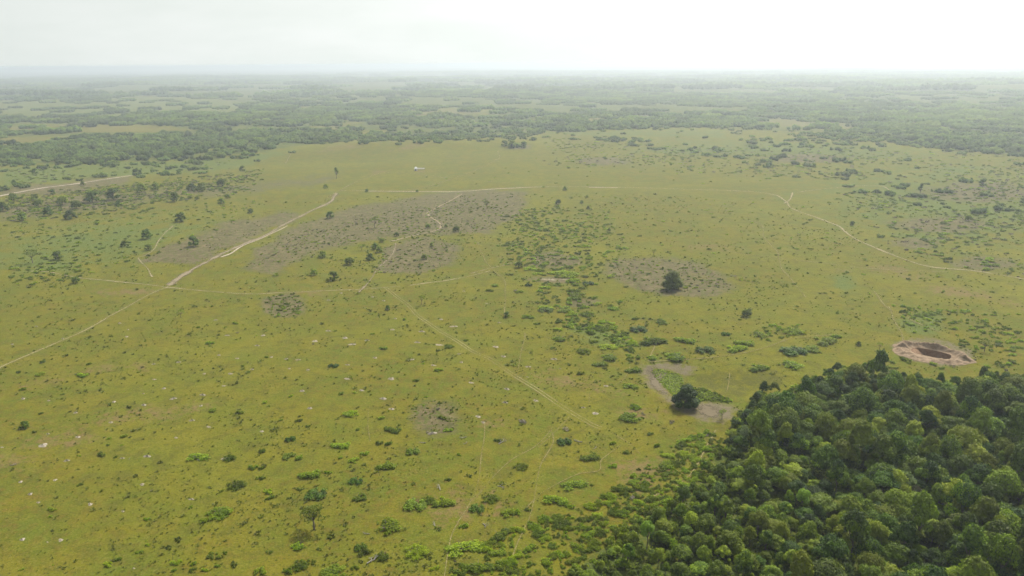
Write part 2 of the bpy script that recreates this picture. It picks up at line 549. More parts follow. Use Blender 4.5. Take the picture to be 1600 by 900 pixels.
# ------------------------------------------------------------------ ground sheet
PITC = [1395, 534, 1520, 568]
def build_ground():
    dense = np.arange(-47, 47.001, .22)
    rest = np.arange(50, 311, 4.0)
    ang = np.concatenate([dense, rest])        # degrees from +Y, clockwise
    r = [24.0]
    while r[-1] < 21500:
        r.append(r[-1] * 1.0095)
    r = np.array(r)
    a = np.radians(ang)
    X = np.outer(r, np.sin(a))
    Y = np.outer(r, np.cos(a))
    nr, na = X.shape
    V = np.stack([X.ravel(), Y.ravel(), zfun(X, Y).ravel()], 1)
    i, j = np.meshgrid(np.arange(nr - 1), np.arange(na), indexing='ij')
    j2 = (j + 1) % na
    Fc = np.stack([i * na + j, i * na + j2, (i + 1) * na + j2, (i + 1) * na + j], -1).reshape(-1, 4)
    Fc = Fc[:, ::-1]
    c = len(V)
    V = np.vstack([V, [[0, 0, float(zfun(0., 0.))]]])
    jj = np.arange(na)
    tri = np.stack([np.full(na, c), jj, (jj + 1) % na], 1)[:, ::-1]
    # cut a hole for the pit
    u, v = pit_uv(V[:, 0], V[:, 1])
    ins = (u / (PIT_A * .93)) ** 2 + (v / (PIT_B * .93)) ** 2 < 1
    Fc = Fc[~ins[Fc].all(1)]
    me = mesh_np('ground', V, [Fc, tri], M_GROUND)
    px, py, _ = proj(V[:, 0], V[:, 1], V[:, 2])
    inb = (px > -600) & (px < 2200) & (py > 60) & (py < 1200)
    A = np.zeros((len(V), 4)); B = np.zeros((len(V), 4)); Wm = np.zeros(len(V))
    ii = np.where(inb)[0]
    qx, qy = px[ii], py[ii]
    # wobble the outlines
    wx = V[ii, 0] / 14; wy = V[ii, 1] / 14
    wob = np.sin(wx + 1.3 * np.sin(wy * .7)) + np.sin(wy * 1.3 + 1.1 * np.sin(wx * .9))
    qx = qx + wob * 3; qy = qy + wob * .8
    for f, a_ in DRY:
        A[ii, 0] = np.maximum(A[ii, 0], f(qx, qy, *a_))
    for f, a_ in TAN:
        A[ii, 1] = np.maximum(A[ii, 1], f(qx, qy, *a_))
    for f, a_ in LUSH:
        A[ii, 2] = np.maximum(A[ii, 2], f(qx, qy, *a_))
    wood = np.maximum(pmask(qx, qy, FOREST, 14), pmask(qx, qy, WOOD_EDGE, 5) * .8)
    for poly, kind in FIELDS:
        m = pmask(qx, qy, poly, 9) * .8
        wood = wood * (1 - m)
        if kind == 'pink':
            B[ii, 1] = np.maximum(B[ii, 1], m * .62)
        elif kind == 'tan':
            A[ii, 1] = np.maximum(A[ii, 1], m)
        else:
            A[ii, 2] = np.maximum(A[ii, 2], m)
    B[ii, 1] = np.maximum(B[ii, 1], pmask(px[ii], py[ii], POND, 14)) * (1 - pmask(px[ii], py[ii], MARSH, 5))
    A[ii, 2] = np.maximum(A[ii, 2], pmask(px[ii], py[ii], MARSH, 5))
    B[ii, 1] = np.maximum(B[ii, 1], emask(px[ii], py[ii], 1458, 549, 78, 24, .3, 9) * .8)
    B[ii, 2] = np.maximum(B[ii, 2], pmask(px[ii], py[ii], HOLLOW, 18) * .9)
    B[ii, 0] = np.maximum(B[ii, 0], emask(px[ii], py[ii], 868, 437, 44, 3, .6, 0) * .8)
    Wm[ii] = wood
    far = np.hypot(V[:, 0], V[:, 1]) > 2500
    Wm[far & ~inb] = .8
    A[:, 3] = 1; B[:, 3] = 1
    add_attr(me, 'mask_a', A); add_attr(me, 'mask_b', B); add_attr(me, 'mask_w', Wm)
    o = link(bpy.data.objects.new('ground', me))
    tag(o, 'wide grassy plain with bare patches running out to hazy horizon', kind='structure')

# pit frame: long axis u, short axis v (pointing away from the camera)
p0 = at(1424, 546); p1 = at(1486, 559)
PIT_C = ((p0[0] + p1[0]) / 2, (p0[1] + p1[1]) / 2)
_d = np.array([p1[0] - p0[0], p1[1] - p0[1]]); PIT_L = float(np.hypot(*_d)); _d = _d / PIT_L
def pit_uv(x, y):
    dx, dy = x - PIT_C[0], y - PIT_C[1]
    return dx * _d[0] + dy * _d[1], -dx * _d[1] + dy * _d[0]
PIT_A, PIT_B = PIT_L * .5 + 7.4, 11.6
print('pit length', PIT_L, 'at', PIT_C)
build_ground()

def build_pit():
    t = bpy.data.objects.new('excavated_pit', None)
    zb = float(zfun(*PIT_C))
    t.location = (PIT_C[0], PIT_C[1], zb)
    t.rotation_euler = (0, 0, math.atan2(_d[1], _d[0]))
    link(t)
    tag(t, 'long open pit dug in pale earth with banks beside the wood', 'pit')
    r = np.random.default_rng(5)
    hl, hw = PIT_L / 2, 4.3
    # bank: ring from the pit rim outward
    na, nr = 160, 22
    V = []
    for k in range(nr):
        f = k / (nr - 1)
        for j in range(na):
            a = 2 * pi * j / na
            ca, sa = cos(a), sin(a)
            # superellipse rim
            e = 3.2
            q = (abs(ca) ** e + abs(sa) ** e) ** (-1 / e)
            rx, ry = hl * ca * q, hw * sa * q
            wob = 1 + .07 * sin(2 * a + .6) + .05 * sin(3 * a + 1) + .035 * sin(7 * a) + .02 * sin(13 * a)
            ox, oy = PIT_A * ca * wob, PIT_B * sa * wob - 1.2
            x, y = rx + (ox - rx) * f, ry + (oy - ry) * f
            gx = PIT_C[0] + x * _d[0] - y * _d[1]
            gy = PIT_C[1] + x * _d[1] + y * _d[0]
            g = float(zfun(gx, gy)) - zb
            hump = (2.1 if sa > 0 else .55 + .5 * abs(ca)) * math.exp(-((f - .48) / .24) ** 2)
            rough = (.14 * sin(x * 1.7 + y) + .12 * sin(y * 2.3 - x * .8) + r.normal(0, .10)) * min(1, 6 * f * (1 - f) + .15)
            z = g + .12 + hump * (1 + .25 * sin(5 * a)) + rough
            if k == nr - 1:
                z = g - .5
            V.append((x, y, z))
    i, j = np.meshgrid(np.arange(nr - 1), np.arange(na), indexing='ij')
    Fc = np.stack([i * na + j, (i + 1) * na + j, (i + 1) * na + (j + 1) % na, i * na + (j + 1) % na], -1).reshape(-1, 4)
    link(bpy.data.objects.new('earth_bank', mesh_np('earth_bank', V, Fc, M_BANK)), t)
    rim = V[:na]
    # walls with vertical bucket scars, then a floor dipping to the right end
    rows = 7
    Wv = []
    for k in range(rows):
        f = k / (rows - 1)
        for j in range(na):
            x, y, z = rim[j]
            depth = 3.4 * smooth01((x + hl) / (hl * .9)) * 1.0 + .25
            sc = .10 * sin(j * 1.9) + .06 * sin(j * 4.1)
            s_ = 1 - .05 * f + sc * .03 * f
            Wv.append((x * s_, y * (1 - .12 * f) + sc * f * .6, z - (depth * f)))
    i, j = np.meshgrid(np.arange(rows - 1), np.arange(na), indexing='ij')
    Wf = np.stack([i * na + j, i * na + (j + 1) % na, (i + 1) * na + (j + 1) % na, (i + 1) * na + j], -1).reshape(-1, 4)[:, ::-1]
    link(bpy.data.objects.new('pit_wall', mesh_np('pit_wall', Wv, Wf, M_CLAY, False)), t)
    last = np.array(Wv[-na:])
    half = na // 2
    fl = []
    for j in range(half):
        fl.append((j, j + 1, (na - j - 1) % na, (na - j) % na))
    link(bpy.data.objects.new('pit_floor', mesh_np('pit_floor', last, [np.array([q for q in fl if len(set(q)) == 4]), np.array([(0, 1, na - 1)])], M_CLAY, False)), t)
build_pit()

# ------------------------------------------------------------------ tracks and paths
def resample(P, step):
    P = np.asarray(P, float)
    out = []
    n = len(P)
    for i in range(n - 1):
        a, b, c, d = P[max(i - 1, 0)], P[i], P[i + 1], P[min(i + 2, n - 1)]
        m = max(1, int(np.hypot(*(c - b)) / step))
        for k in range(m):
            t = k / m
            out.append(.5 * ((2 * b) + (c - a) * t + (2 * a - 5 * b + 4 * c - d) * t * t + (3 * b - a - 3 * c + d) * t ** 3))
    out.append(P[-1])
    return np.array(out)
LIFT = [0.03]
def strip(name, pts, width, mat, label, group=None, offset=0.0, cat=None):
    px, py = np.array([p[0] for p in pts]), np.array([p[1] for p in pts])
    x, y, z = at(px, py)
    step = max(1.2, float(np.hypot(x, y).mean()) / 160)
    C = resample(np.stack([x, y], 1), step)
    Tn = np.gradient(C, axis=0)
    Tn /= np.linalg.norm(Tn, axis=1)[:, None] + 1e-9
    Nn = np.stack([-Tn[:, 1], Tn[:, 0]], 1)
    s = np.arange(len(C)) * step
    C = C + Nn * (offset + .35 * np.sin(s / 11 + offset * 0) + .2 * np.sin(s / 4.7))[:, None] 
    lift = LIFT[0] + max(0, float(np.hypot(x, y).mean()) - 250) / 4000
    LIFT[0] += .004
    cols = np.array([-1, -.5, 0, .5, 1])
    w = width * (.80 if width > 2.4 else 1) / 2 * (1 + .18 * np.sin(s / 7.3) + .12 * np.sin(s / 3.1))
    V = (C[:, None, :] + Nn[:, None, :] * (cols[None, :, None] * w[:, None, None]))
    V3 = np.concatenate([V, (zfun(V[..., 0], V[..., 1]) + lift)[..., None]], -1).reshape(-1, 3)
    n, m = len(C), 5
    i, j = np.meshgrid(np.arange(n - 1), np.arange(m - 1), indexing='ij')
    Fc = np.stack([i * m + j, (i + 1) * m + j, (i + 1) * m + j + 1, i * m + j + 1], -1).reshape(-1, 4)[:, ::-1]
    me = mesh_np(name, V3, Fc, mat)
    add_attr(me, 'lat', np.tile(cols, n).astype(float))
    o = link(bpy.data.objects.new(name, me))
    tag(o, label, None, group, 'structure')
    return o
DOUBLE = [(600, 448), (612, 458), (640, 479), (660, 498), (690, 519), (735, 546), (765, 560), (800, 584), (840, 611), (880, 636), (925, 663), (940, 668)]
strip('wheel_rut', DOUBLE, .7, M_RUT, 'left rut of the pale double wheel track crossing the plain', offset=-.75)
strip('wheel_rut', DOUBLE, .7, M_RUT, 'right rut of the pale double wheel track crossing the plain', offset=.75)
strip('wheel_rut', [(952, 676), (965, 685), (978, 694), (996, 711)], .8, M_FOOT, 'short faint rut beyond the end of the double wheel track', offset=.8)
TR = [
    ([(258, 449), (300, 453), (350, 457), (400, 459), (450, 457), (500, 455), (560, 452), (625, 447)], 2.6, M_TRACK, 'pale straight track across the middle left of the plain'),
    ([(640, 446), (680, 441), (700, 438), (740, 430), (765, 423)], 3.0, M_TRACK, 'short pale track stub right of the middle crossing'),
    ([(48, 424), (75, 425), (100, 430), (130, 435), (160, 437), (190, 441), (230, 445), (262, 450)], 2.6, M_TRACK, 'broken pale track left of the crossing'),
    ([(-20, 586), (0, 575), (60, 548), (120, 522), (170, 495), (200, 479), (240, 457), (265, 446), (290, 428)], 4.2, M_DIAG, 'long diagonal farm track running to the left edge'),
    ([(265, 446), (290, 428), (330, 405), (380, 382), (420, 365), (455, 345), (490, 328), (515, 316), (526, 302)], 11, M_BROAD, 'broad dusty track climbing through cleared scrub'),
    ([(345, 402), (362, 396), (378, 385), (420, 367), (450, 353)], 3.5, M_ROAD, 'bare sandy middle of the broad dusty track'),
    ([(530, 298), (640, 299), (700, 300), (760, 296), (850, 292), (960, 293), (1080, 296), (1180, 300), (1215, 306)], 6.5, M_TRACK, 'thin pale track running straight across the far plain'),
    ([(575, 299), (640, 299.4), (700, 299.6), (730, 299), (765, 296), (850, 292)], 4.5, M_ROAD, 'brightest stretch of the thin far track'),
    ([(920, 293), (965, 293.5)], 5.5, M_ROAD, 'short bright piece of the thin far track'),
    ([(1215, 306), (1228, 315), (1240, 327), (1275, 340), (1310, 353), (1330, 370), (1370, 388), (1420, 408), (1460, 418), (1530, 424), (1620, 440)], 5.0, M_TRACK, 'pale track curving down the right side of the plain'),
    ([(1238, 301), (1234, 312), (1226, 318)], 5.0, M_TRACK, 'short spur joining the far pale track'),
    ([(1246, 301), (1290, 295), (1340, 291), (1380, 292), (1396, 303)], 5.0, M_TRACK, 'faint far track heading to the right scrub'),
    ([(640, 299), (700, 282), (750, 263), (780, 247), (777, 236)], 5.5, M_FOOT, 'far track climbing diagonally to the dark tree clump'),
    ([(512, 309), (545, 290), (575, 277), (600, 270), (650, 272), (720, 281), (800, 286)], 5.5, M_FOOT, 'faint far track passing below the white hut'),
    ([(455, 236), (452, 246), (445, 256)], 6, M_FOOT, 'short far track at the plateau edge'),
    ([(722, 303), (700, 316), (672, 330), (668, 335), (688, 350), (680, 360), (640, 370), (610, 378)], 5.0, M_WIND, 'winding bare track through the grey cleared scrub'),
    ([(618, 380), (614, 395), (602, 410), (588, 422), (580, 435), (560, 458)], 4.0, M_BROAD, 'dusty track dropping to the middle crossing'),
    ([(-10, 377), (60, 362), (110, 350), (170, 342), (215, 330), (270, 320), (330, 308), (395, 292)], 4.5, M_FOOT, 'dusty track along the left scrub belt'),
    ([(-20, 312), (8, 305), (60, 295), (115, 288), (160, 281), (210, 274)], 10, M_ROAD, 'bright sandy road in the bare strip at far left'),
    ([(270, 353), (255, 367), (240, 390), (226, 399), (215, 403), (220, 409), (230, 418), (238, 433)], 1.8, M_TRACK, 'thin winding footpath above the left crossing'),
    ([(1110, 387), (1160, 397), (1200, 401), (1260, 408), (1300, 413), (1360, 420), (1480, 425)], 4, M_FOOT, 'faint tan track crossing the right plain'),
    ([(1170, 345), (1190, 352), (1195, 372), (1213, 393), (1218, 405), (1222, 420), (1238, 440), (1260, 465)], 2.6, M_FOOT, 'thin footpath running down the right plain'),
    ([(757, 660), (755, 680), (752, 707), (747, 750), (735, 790), (705, 840), (693, 905)], .9, M_FOOT, 'thin cattle path running down from a pale mound'),
    ([(862, 670), (835, 697), (800, 718), (770, 745), (748, 775)], .8, M_FOOT, 'thin diagonal cattle path meeting its neighbour'),
    ([(861, 672), (862, 692), (845, 725), (837, 760), (832, 800), (825, 822), (810, 850), (795, 885)], .9, M_FOOT, 'thin cattle path bending toward the thicket'),
    ([(970, 696), (938, 718), (935, 735), (900, 742), (850, 768), (820, 800)], .8, M_FOOT, 'cattle path right of the shrubs near the thicket'),
    ([(1015, 566), (1080, 562), (1150, 554), (1200, 541), (1240, 529), (1310, 523)], 1.6, M_FOOT, 'thin path leading from the dry pond toward the pit'),
    ([(1118, 672), (1102, 697), (1088, 728), (1060, 757), (1010, 782)], 2.0, M_FOOT, 'narrow path along the edge of the wood'),
    ([(1013, 565), (1022, 548), (1026, 535)], 1.4, M_FOOT, 'short path above the dry pond between shrubs'),
    ([(745, 378), (755, 400), (770, 422), (788, 440), (790, 470), (787, 495)], 1.6, M_FOOT, 'thin footpath through the central shrubs'),
    ([(735, 428), (790, 414), (830, 405)], 2.6, M_TRACK, 'thin sandy path reaching the central shrubs'),
    ([(1388, 478), (1396, 500), (1408, 520), (1412, 532)], 2.6, M_FOOT, 'path leading down to the pit from the hedge'),
    ([(1365, 455), (1385, 480), (1420, 498), (1470, 520)], 3.0, M_FOOT, 'grassy lane through the scrub behind the pit'),
    ([(985, 572), (965, 600), (925, 610), (920, 630)], .9, M_FOOT, 'faint cattle path left of the dry pond'),
    ([(890, 650), (860, 680), (840, 700)], .7, M_FOOT, 'faint cattle path below the double wheel track'),
    ([(1140, 583), (1137, 598), (1134, 612)], 1.0, M_FOOT, 'short path crossing the dark grassy hollow'),
    ([(575, 640), (573, 665), (578, 690)], .6, M_FOOT, 'faint vertical cattle path between shrubs at middle left'),
    ([(820, 520), (812, 560), (808, 590)], 1.0, M_FOOT, 'faint footpath left of the central shrub belt'),
]
for pts, w, m, lab in TR:
    strip('footpath' if w < 2.7 else 'dirt_track', pts, w, m, lab)

# pond mud: the bare ring round the green hollow
def patch(name, poly, mat, label, lift=.05, kind='structure'):
    px = np.array([p[0] for p in poly]); py = np.array([p[1] for p in poly])
    x, y, z = at(px, py)
    C = resample(np.stack([np.append(x, x[0]), np.append(y, y[0])], 1), 1.5)[:-1]
    cx, cy = C.mean(0)
    rings = np.linspace(0, 1, 14)
    V = (np.array([cx, cy])[None, None] + (C - [cx, cy])[None] * rings[1:, None, None])
    V = np.concatenate([V, (zfun(V[..., 0], V[..., 1]) + lift)[..., None]], -1).reshape(-1, 3)
    n = len(C)
    i, j = np.meshgrid(np.arange(12), np.arange(n), indexing='ij')
    Fc = np.stack([i * n + j, (i + 1) * n + j, (i + 1) * n + (j + 1) % n, i * n + (j + 1) % n], -1).reshape(-1, 4)
    V = np.vstack([V, [[cx, cy, float(zfun(cx, cy)) + lift]]])
    tri = np.stack([np.full(n, len(V) - 1), np.arange(n), (np.arange(n) + 1) % n], 1)
    me = mesh_np(name, V, [Fc, tri], mat)
    lat = np.concatenate([np.repeat(rings[1:], n) ** 2, [0]])
    add_attr(me, 'lat', lat)
    return tag(link(bpy.data.objects.new(name, me)), label, kind=kind)
patch('dry_mud', [(1003, 574), (1012, 566), (1040, 568), (1048, 574), (1030, 577), (1018, 584), (1030, 600), (1048, 618), (1062, 634), (1050, 636), (1025, 622), (1010, 600)], M_MUD, 'grey dry mud curving round the green hollow')
patch('dry_mud', [(1062, 640), (1084, 636), (1100, 628), (1124, 630), (1136, 640), (1130, 655), (1108, 656), (1080, 648)], M_MUD, 'pale dry mud in front of the round dark tree', .056)

# ------------------------------------------------------------------ plant generators
def rand_dirs(r, n):
    v = r.normal(size=(n, 3))
    return v / np.linalg.norm(v, axis=1)[:, None]
ICO = None
def ico():
    global ICO
    if ICO is None:
        import bmesh
        bm = bmesh.new()
        bmesh.ops.create_icosphere(bm, subdivisions=2, radius=1)
        V = np.array([v.co[:] for v in bm.verts])
        Fc = np.array([[l.vert.index for l in f.loops] for f in bm.faces])
        bm.free()
        ICO = (V, Fc)
    return ICO
def leaf_quads(r, P, Nrm, size, seed_val):
    n = len(P)
    up = rand_dirs(r, n)
    t = np.cross(Nrm, up); t /= np.linalg.norm(t, axis=1)[:, None] + 1e-9
    b = np.cross(Nrm, t)
    s = size * r.uniform(.55, 1.3, n)[:, None]
    asp = r.uniform(.55, 1.0, n)[:, None]
    c = [P - t * s, P - b * s * asp + Nrm * s * .12, P + t * s * r.uniform(.7, 1.1, (n, 1)), P + b * s * asp * r.uniform(.6, 1.1, (n, 1))]
    V = np.stack(c, 1).reshape(-1, 3)
    Fc = np.arange(4 * n).reshape(n, 4)
    lv = np.repeat(np.clip(seed_val + r.normal(0, .18, n), 0, 1), 4)
    return V, Fc, lv
def foliage(name, r, lobes, nq, size, mat, core=.72, low=-.35, shaggy=.35):
    """lobes: (cx,cy,cz,rad,squash)"""
    lob = np.array(lobes, float)
    area = lob[:, 3] ** 2
    cnt = np.maximum(4, (nq * area / area.sum()).astype(int))
    Vs, Fs, Ls = [], [], []
    off = 0
    for k, (cx, cy, cz, rad, sq) in enumerate(lob):
        d = rand_dirs(r, int(cnt[k] * 1.9))
        d = d[d[:, 2] > low]
        rr = rad * (1 + r.normal(0, .09, len(d)))
        bumps = 1 + .16 * np.sin(d[:, 0] * 5 + k) * np.sin(d[:, 1] * 6 + 2 * k) + .08 * np.sin(d[:, 2] * 11 + k)
        P = d * (rr * bumps)[:, None] * [1, 1, sq] + [cx, cy, cz]
        ok = np.ones(len(P), bool)
        for m, (ax, ay, az, ar, asq) in enumerate(lob):
            if m != k:
                q = (P - [ax, ay, az]) / [ar, ar, ar * asq]
                ok &= (q * q).sum(1) > .62
        P, dd = P[ok][:cnt[k]], d[ok][:cnt[k]]
        if len(P) == 0:
            continue
        nn = dd * .8 + rand_dirs(r, len(P)) * (.35 + shaggy * .6) + [0, 0, .45]
        nn /= np.linalg.norm(nn, axis=1)[:, None]
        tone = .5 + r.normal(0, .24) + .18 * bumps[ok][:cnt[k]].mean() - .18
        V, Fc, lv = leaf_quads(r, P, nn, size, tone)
        Vs.append(V); Fs.append(Fc + off); Ls.append(lv); off += len(V)
    quads = np.vstack(Fs)
    tris = []
    if core:
        iv, if_ = ico()
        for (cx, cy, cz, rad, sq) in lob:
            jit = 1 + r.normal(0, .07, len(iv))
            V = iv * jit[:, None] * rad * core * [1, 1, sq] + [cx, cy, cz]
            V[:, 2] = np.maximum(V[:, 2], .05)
            Vs.append(V); tris.append(if_ + off); Ls.append(np.full(len(V), .12)); off += len(V)  # cores get a dark leaf tone: inner shade painted into the foliage
    me = mesh_np(name, np.vstack(Vs), [quads] + ([np.vstack(tris)] if tris else []), mat, False)
    add_attr(me, 'leaf', np.concatenate(Ls))
    return me
def tube(path, rads, ns=6):
    path = np.asarray(path, float)
    V, Fc = [], []
    for i, p in enumerate(path):
        a = path[min(i + 1, len(path) - 1)] - path[max(i - 1, 0)]
        a = a / (np.linalg.norm(a) + 1e-9)
        u = np.cross(a, [0.31, 0.95, 0.05]); u /= np.linalg.norm(u) + 1e-9
        w = np.cross(a, u)
        for k in range(ns):
            t = 2 * pi * k / ns
            V.append(p + rads[i] * (cos(t) * u + sin(t) * w))
    for i in range(len(path) - 1):
        for k in range(ns):
            Fc.append((i * ns + k, i * ns + (k + 1) % ns, (i + 1) * ns + (k + 1) % ns, (i + 1) * ns + k))
    return np.array(V), np.array(Fc)
def limbs(name, r, lobes, base_r, fork_z, mat):
    Vs, Fs, off = [], [], 0
    lob = np.array(lobes)
    c = lob[:, :3].mean(0)
    top = np.array([c[0] * .4, c[1] * .4, fork_z])
    lean = r.normal(0, .15, 2)
    V, Fc = tube([[0, 0, -.3], [lean[0] * .3, lean[1] * .3, fork_z * .35], [lean[0], lean[1], fork_z * .7], top], [base_r * 1.35, base_r, base_r * .85, base_r * .7], 7)
    Vs.append(V); Fs.append(Fc); off += len(V)
    for k, l in enumerate(lob):
        if k > 9:
            break
        e = l[:3]
        mid = (top + e) / 2 + r.normal(0, .12, 3) * l[3] + [0, 0, -.1 * l[3]]
        V, Fc = tube([top - [0, 0, .15], mid, e, e + [0, 0, l[3] * .4]], [base_r * .55, base_r * .38, base_r * .2, base_r * .06], 5)
        Vs.append(V); Fs.append(Fc + off); off += len(V)
    return mesh_np(name, np.vstack(Vs), np.vstack(Fs), mat)

def dome_lobes(r, R, H, n, z0, spread=.62, sq=.75):
    ph0, ph1 = r.uniform(0, 6, 2)
    L_ = [(r.uniform(-.1, .1) * R, r.uniform(-.1, .1) * R, z0 + (H - z0) * .48, R * .46, sq)]
    for k in range(n):
        a = 2 * pi * (k * .618 + r.uniform(-.16, .16))
        q = math.sqrt((k + .6) / n) * (1 + .22 * sin(2 * a + ph0) + .12 * sin(3 * a + ph1))
        rr = R * spread * q * r.uniform(.85, 1.15)
        lr = R * r.uniform(.20, .36) * (1.15 - .3 * q) * (1.25 if k % 4 == 0 else 1)
        zz = z0 + (H - z0) * (.74 - .50 * q * q) * r.uniform(.80, 1.16)
        L_.append((rr * cos(a), rr * sin(a), max(zz, lr * sq * .5, z0 * .5), lr, sq * r.uniform(.85, 1.15)))
    return L_

def proto_tree(seed, R, H, n, z0, nq, size, mat, bark=None, spread=.62, sq=.75, core=.72, base_r=.22, shaggy=.35, low=-.35, skirt=0):
    r = np.random.default_rng(seed)
    lob = dome_lobes(r, R, H, n, z0, spread, sq)
    for k in range(skirt):
        a = 2 * pi * (k + r.uniform(-.3, .3)) / skirt
        q = R * r.uniform(.5, .78)
        lr = R * r.uniform(.22, .34)
        lob.append((q * cos(a), q * sin(a), lr * r.uniform(.7, 1.5) + z0 * .3, lr, 1.0))
    return (foliage('crown', r, lob, nq, size, mat, core, low, shaggy), limbs('trunk', r, lob, base_r, z0 * .8 + .3, bark or M_BARK), R, H)

FT = []    # forest trees: broad rounded crowns of unlike build
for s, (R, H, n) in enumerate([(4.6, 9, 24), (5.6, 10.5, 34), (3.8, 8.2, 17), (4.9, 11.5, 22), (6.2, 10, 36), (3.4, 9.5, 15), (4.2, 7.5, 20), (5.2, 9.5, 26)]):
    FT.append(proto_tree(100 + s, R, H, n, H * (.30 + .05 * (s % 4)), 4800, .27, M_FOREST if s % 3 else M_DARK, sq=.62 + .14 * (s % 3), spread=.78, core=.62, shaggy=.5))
FL = []
for s, (R, H, n) in enumerate([(3.6, 6.8, 19), (4.2, 7.5, 24), (3.0, 6.2, 14)]):
    FL.append(proto_tree(112 + s, R, H, n, H * .3, 2600, .27, M_FLANK, sq=.75, spread=.7))
FT_PALE = proto_tree(120, 3.8, 9.5, 9, 4, 1500, .28, M_PALE, M_PALEBARK, core=.45, shaggy=.8)
FT_YEL = proto_tree(121, 4.2, 9.6, 11, 4, 2400, .28, M_YELLOW)
FT_LIME = proto_tree(122, 4.0, 9.2, 10, 4, 2400, .28, M_LIME)
FT_BARE = proto_tree(123, 3.4, 8.5, 8, 3.5, 900, .16, M_GREYTWIG, M_PALEBARK, core=0, shaggy=1.2)
# savanna trees, unit crown radius about 3 m
ST = []
for s, (R, H, n, z0, nq) in enumerate([(3.0, 4.9, 15, .5, 1400), (2.7, 4.6, 12, .4, 1200), (3.3, 5.0, 17, .6, 1500), (2.5, 5.2, 12, .8, 1200)]):
    ST.append(proto_tree(140 + s, R, H, n, z0, nq, .20, M_FLANK if s % 2 else M_SHRUBD, base_r=.16, core=.6, shaggy=.6, skirt=5))
OPEN_TREE = proto_tree(151, 3.5, 7.2, 11, 3.0, 1500, .19, M_SHRUBD, base_r=.24, core=.0, spread=.85, sq=.62, shaggy=.9)
THIN = [proto_tree(152, 2.6, 5.6, 8, 2.4, 420, .17, M_SHRUBD, base_r=.13, core=0, spread=.9, sq=.6, shaggy=1.0),
        proto_tree(153, 2.2, 5.0, 6, 2.0, 360, .17, M_SHRUBD, base_r=.12, core=0, spread=.9, sq=.6, shaggy=1.0)]
BIG_DARK = proto_tree(154, 5.2, 8.6, 15, .8, 5200, .26, M_DARK, base_r=.45, core=.78, skirt=9)
BIG_RING = proto_tree(155, 5.6, 9.2, 26, .9, 5200, .26, M_FLANK, base_r=.42, core=.74, sq=.9, skirt=7)
SLENDER = proto_tree(156, 1.6, 8.2, 7, 3.0, 900, .22, M_DARK, base_r=.16, core=.65, spread=.7, sq=1.4)

def proto_shrub(seed, n, elong, nq, size, mat, core=.55, h=1.0, shaggy=.9):
    """unit shrub: about 1 m half-width; clumps side by side, ragged outline"""
    r = np.random.default_rng(seed)
    lob = []
    cen = r.uniform(-.62, .62, (int(r.integers(3, 6)), 2))
    for k in range(n):
        cc = cen[int(r.integers(len(cen)))] + r.normal(0, .24, 2)
        q = min(float(np.hypot(*cc)), 1.05); a = math.atan2(cc[1], cc[0])
        lr = r.uniform(.13, .34) * (1.1 - .3 * q)
        lob.append((q * cos(a) * elong, q * sin(a), lr * .7 * h + r.uniform(0, .12), lr, r.uniform(.8, 1.2) * h))
    return foliage('foliage', r, lob, nq, size, mat, core, -.2, shaggy)
SHRUB = []
for s in range(7):
    SHRUB.append(proto_shrub(200 + s, 9 + 2 * s, 1.0 + .15 * (s % 3), 560, .10, M_SHRUB, h=.8 + .1 * (s % 3)))
DULL = [proto_shrub(220 + s, 8 + 2 * s, 1.0 + .2 * (s % 2), 460, .10, M_SHRUBD, core=.5) for s in range(4)]
GREY = [proto_shrub(230 + s, 4 + s, 1.2, 320, .07, M_GREYTWIG, core=0, shaggy=1.4) for s in range(2)]
BIGS = [proto_shrub(240 + s, 26 + 4 * s, 1.1, 1500, .07, M_SHRUB, core=.5, h=.75) for s in range(4)]
BIGD = [proto_shrub(250 + s, 22 + 4 * s, 1.0, 1400, .07, M_DARK if s else M_SHRUBD, core=.6, h=.85) for s in range(2)]
def twig_mesh(seed, n):
    r = np.random.default_rng(seed)
    Vs, Fs, off = [], [], 0
    for k in range(n):
        a = r.uniform(0, 2 * pi); q = r.uniform(.2, .7)
        e = np.array([q * cos(a), q * sin(a), r.uniform(.35, .7)])
        V, Fc = tube([[0.08 * cos(a), .08 * sin(a), -.05], e * [.5, .5, .6], e], [.03, .02, .006], 4)
        Vs.append(V); Fs.append(Fc + off); off += len(V)
    return mesh_np('branches', np.vstack(Vs), np.vstack(Fs), M_BARK)
TWIGS = [twig_mesh(260 + s, 7) for s in range(2)]

def mound_mesh(seed):
    r = np.random.default_rng(seed)
    na, nr = 20, 7
    V = []
    ph = r.uniform(0, 6, 4)
    for k in range(nr):
        f = k / (nr - 1)
        for j in range(na):
            a = 2 * pi * j / na
            w = 1 + .22 * sin(2 * a + ph[0]) + .14 * sin(3 * a + ph[1]) + .10 * sin(5 * a + ph[2])
            z = .34 * (1 - f) ** 1.3 * (1 + .3 * sin(a * 2 + ph[3])) + r.normal(0, .02) - (.06 if k == nr - 1 else 0)
            V.append((f * w * cos(a), f * w * sin(a) * .75, z))
    i, j = np.meshgrid(np.arange(nr - 1), np.arange(na), indexing='ij')
    Fc = np.stack([i * na + j, (i + 1) * na + j, (i + 1) * na + (j + 1) % na, i * na + (j + 1) % na], -1).reshape(-1, 4)
    return mesh_np('mound', V, Fc, M_SAND)
MOUND = [mound_mesh(300 + s) for s in range(5)]
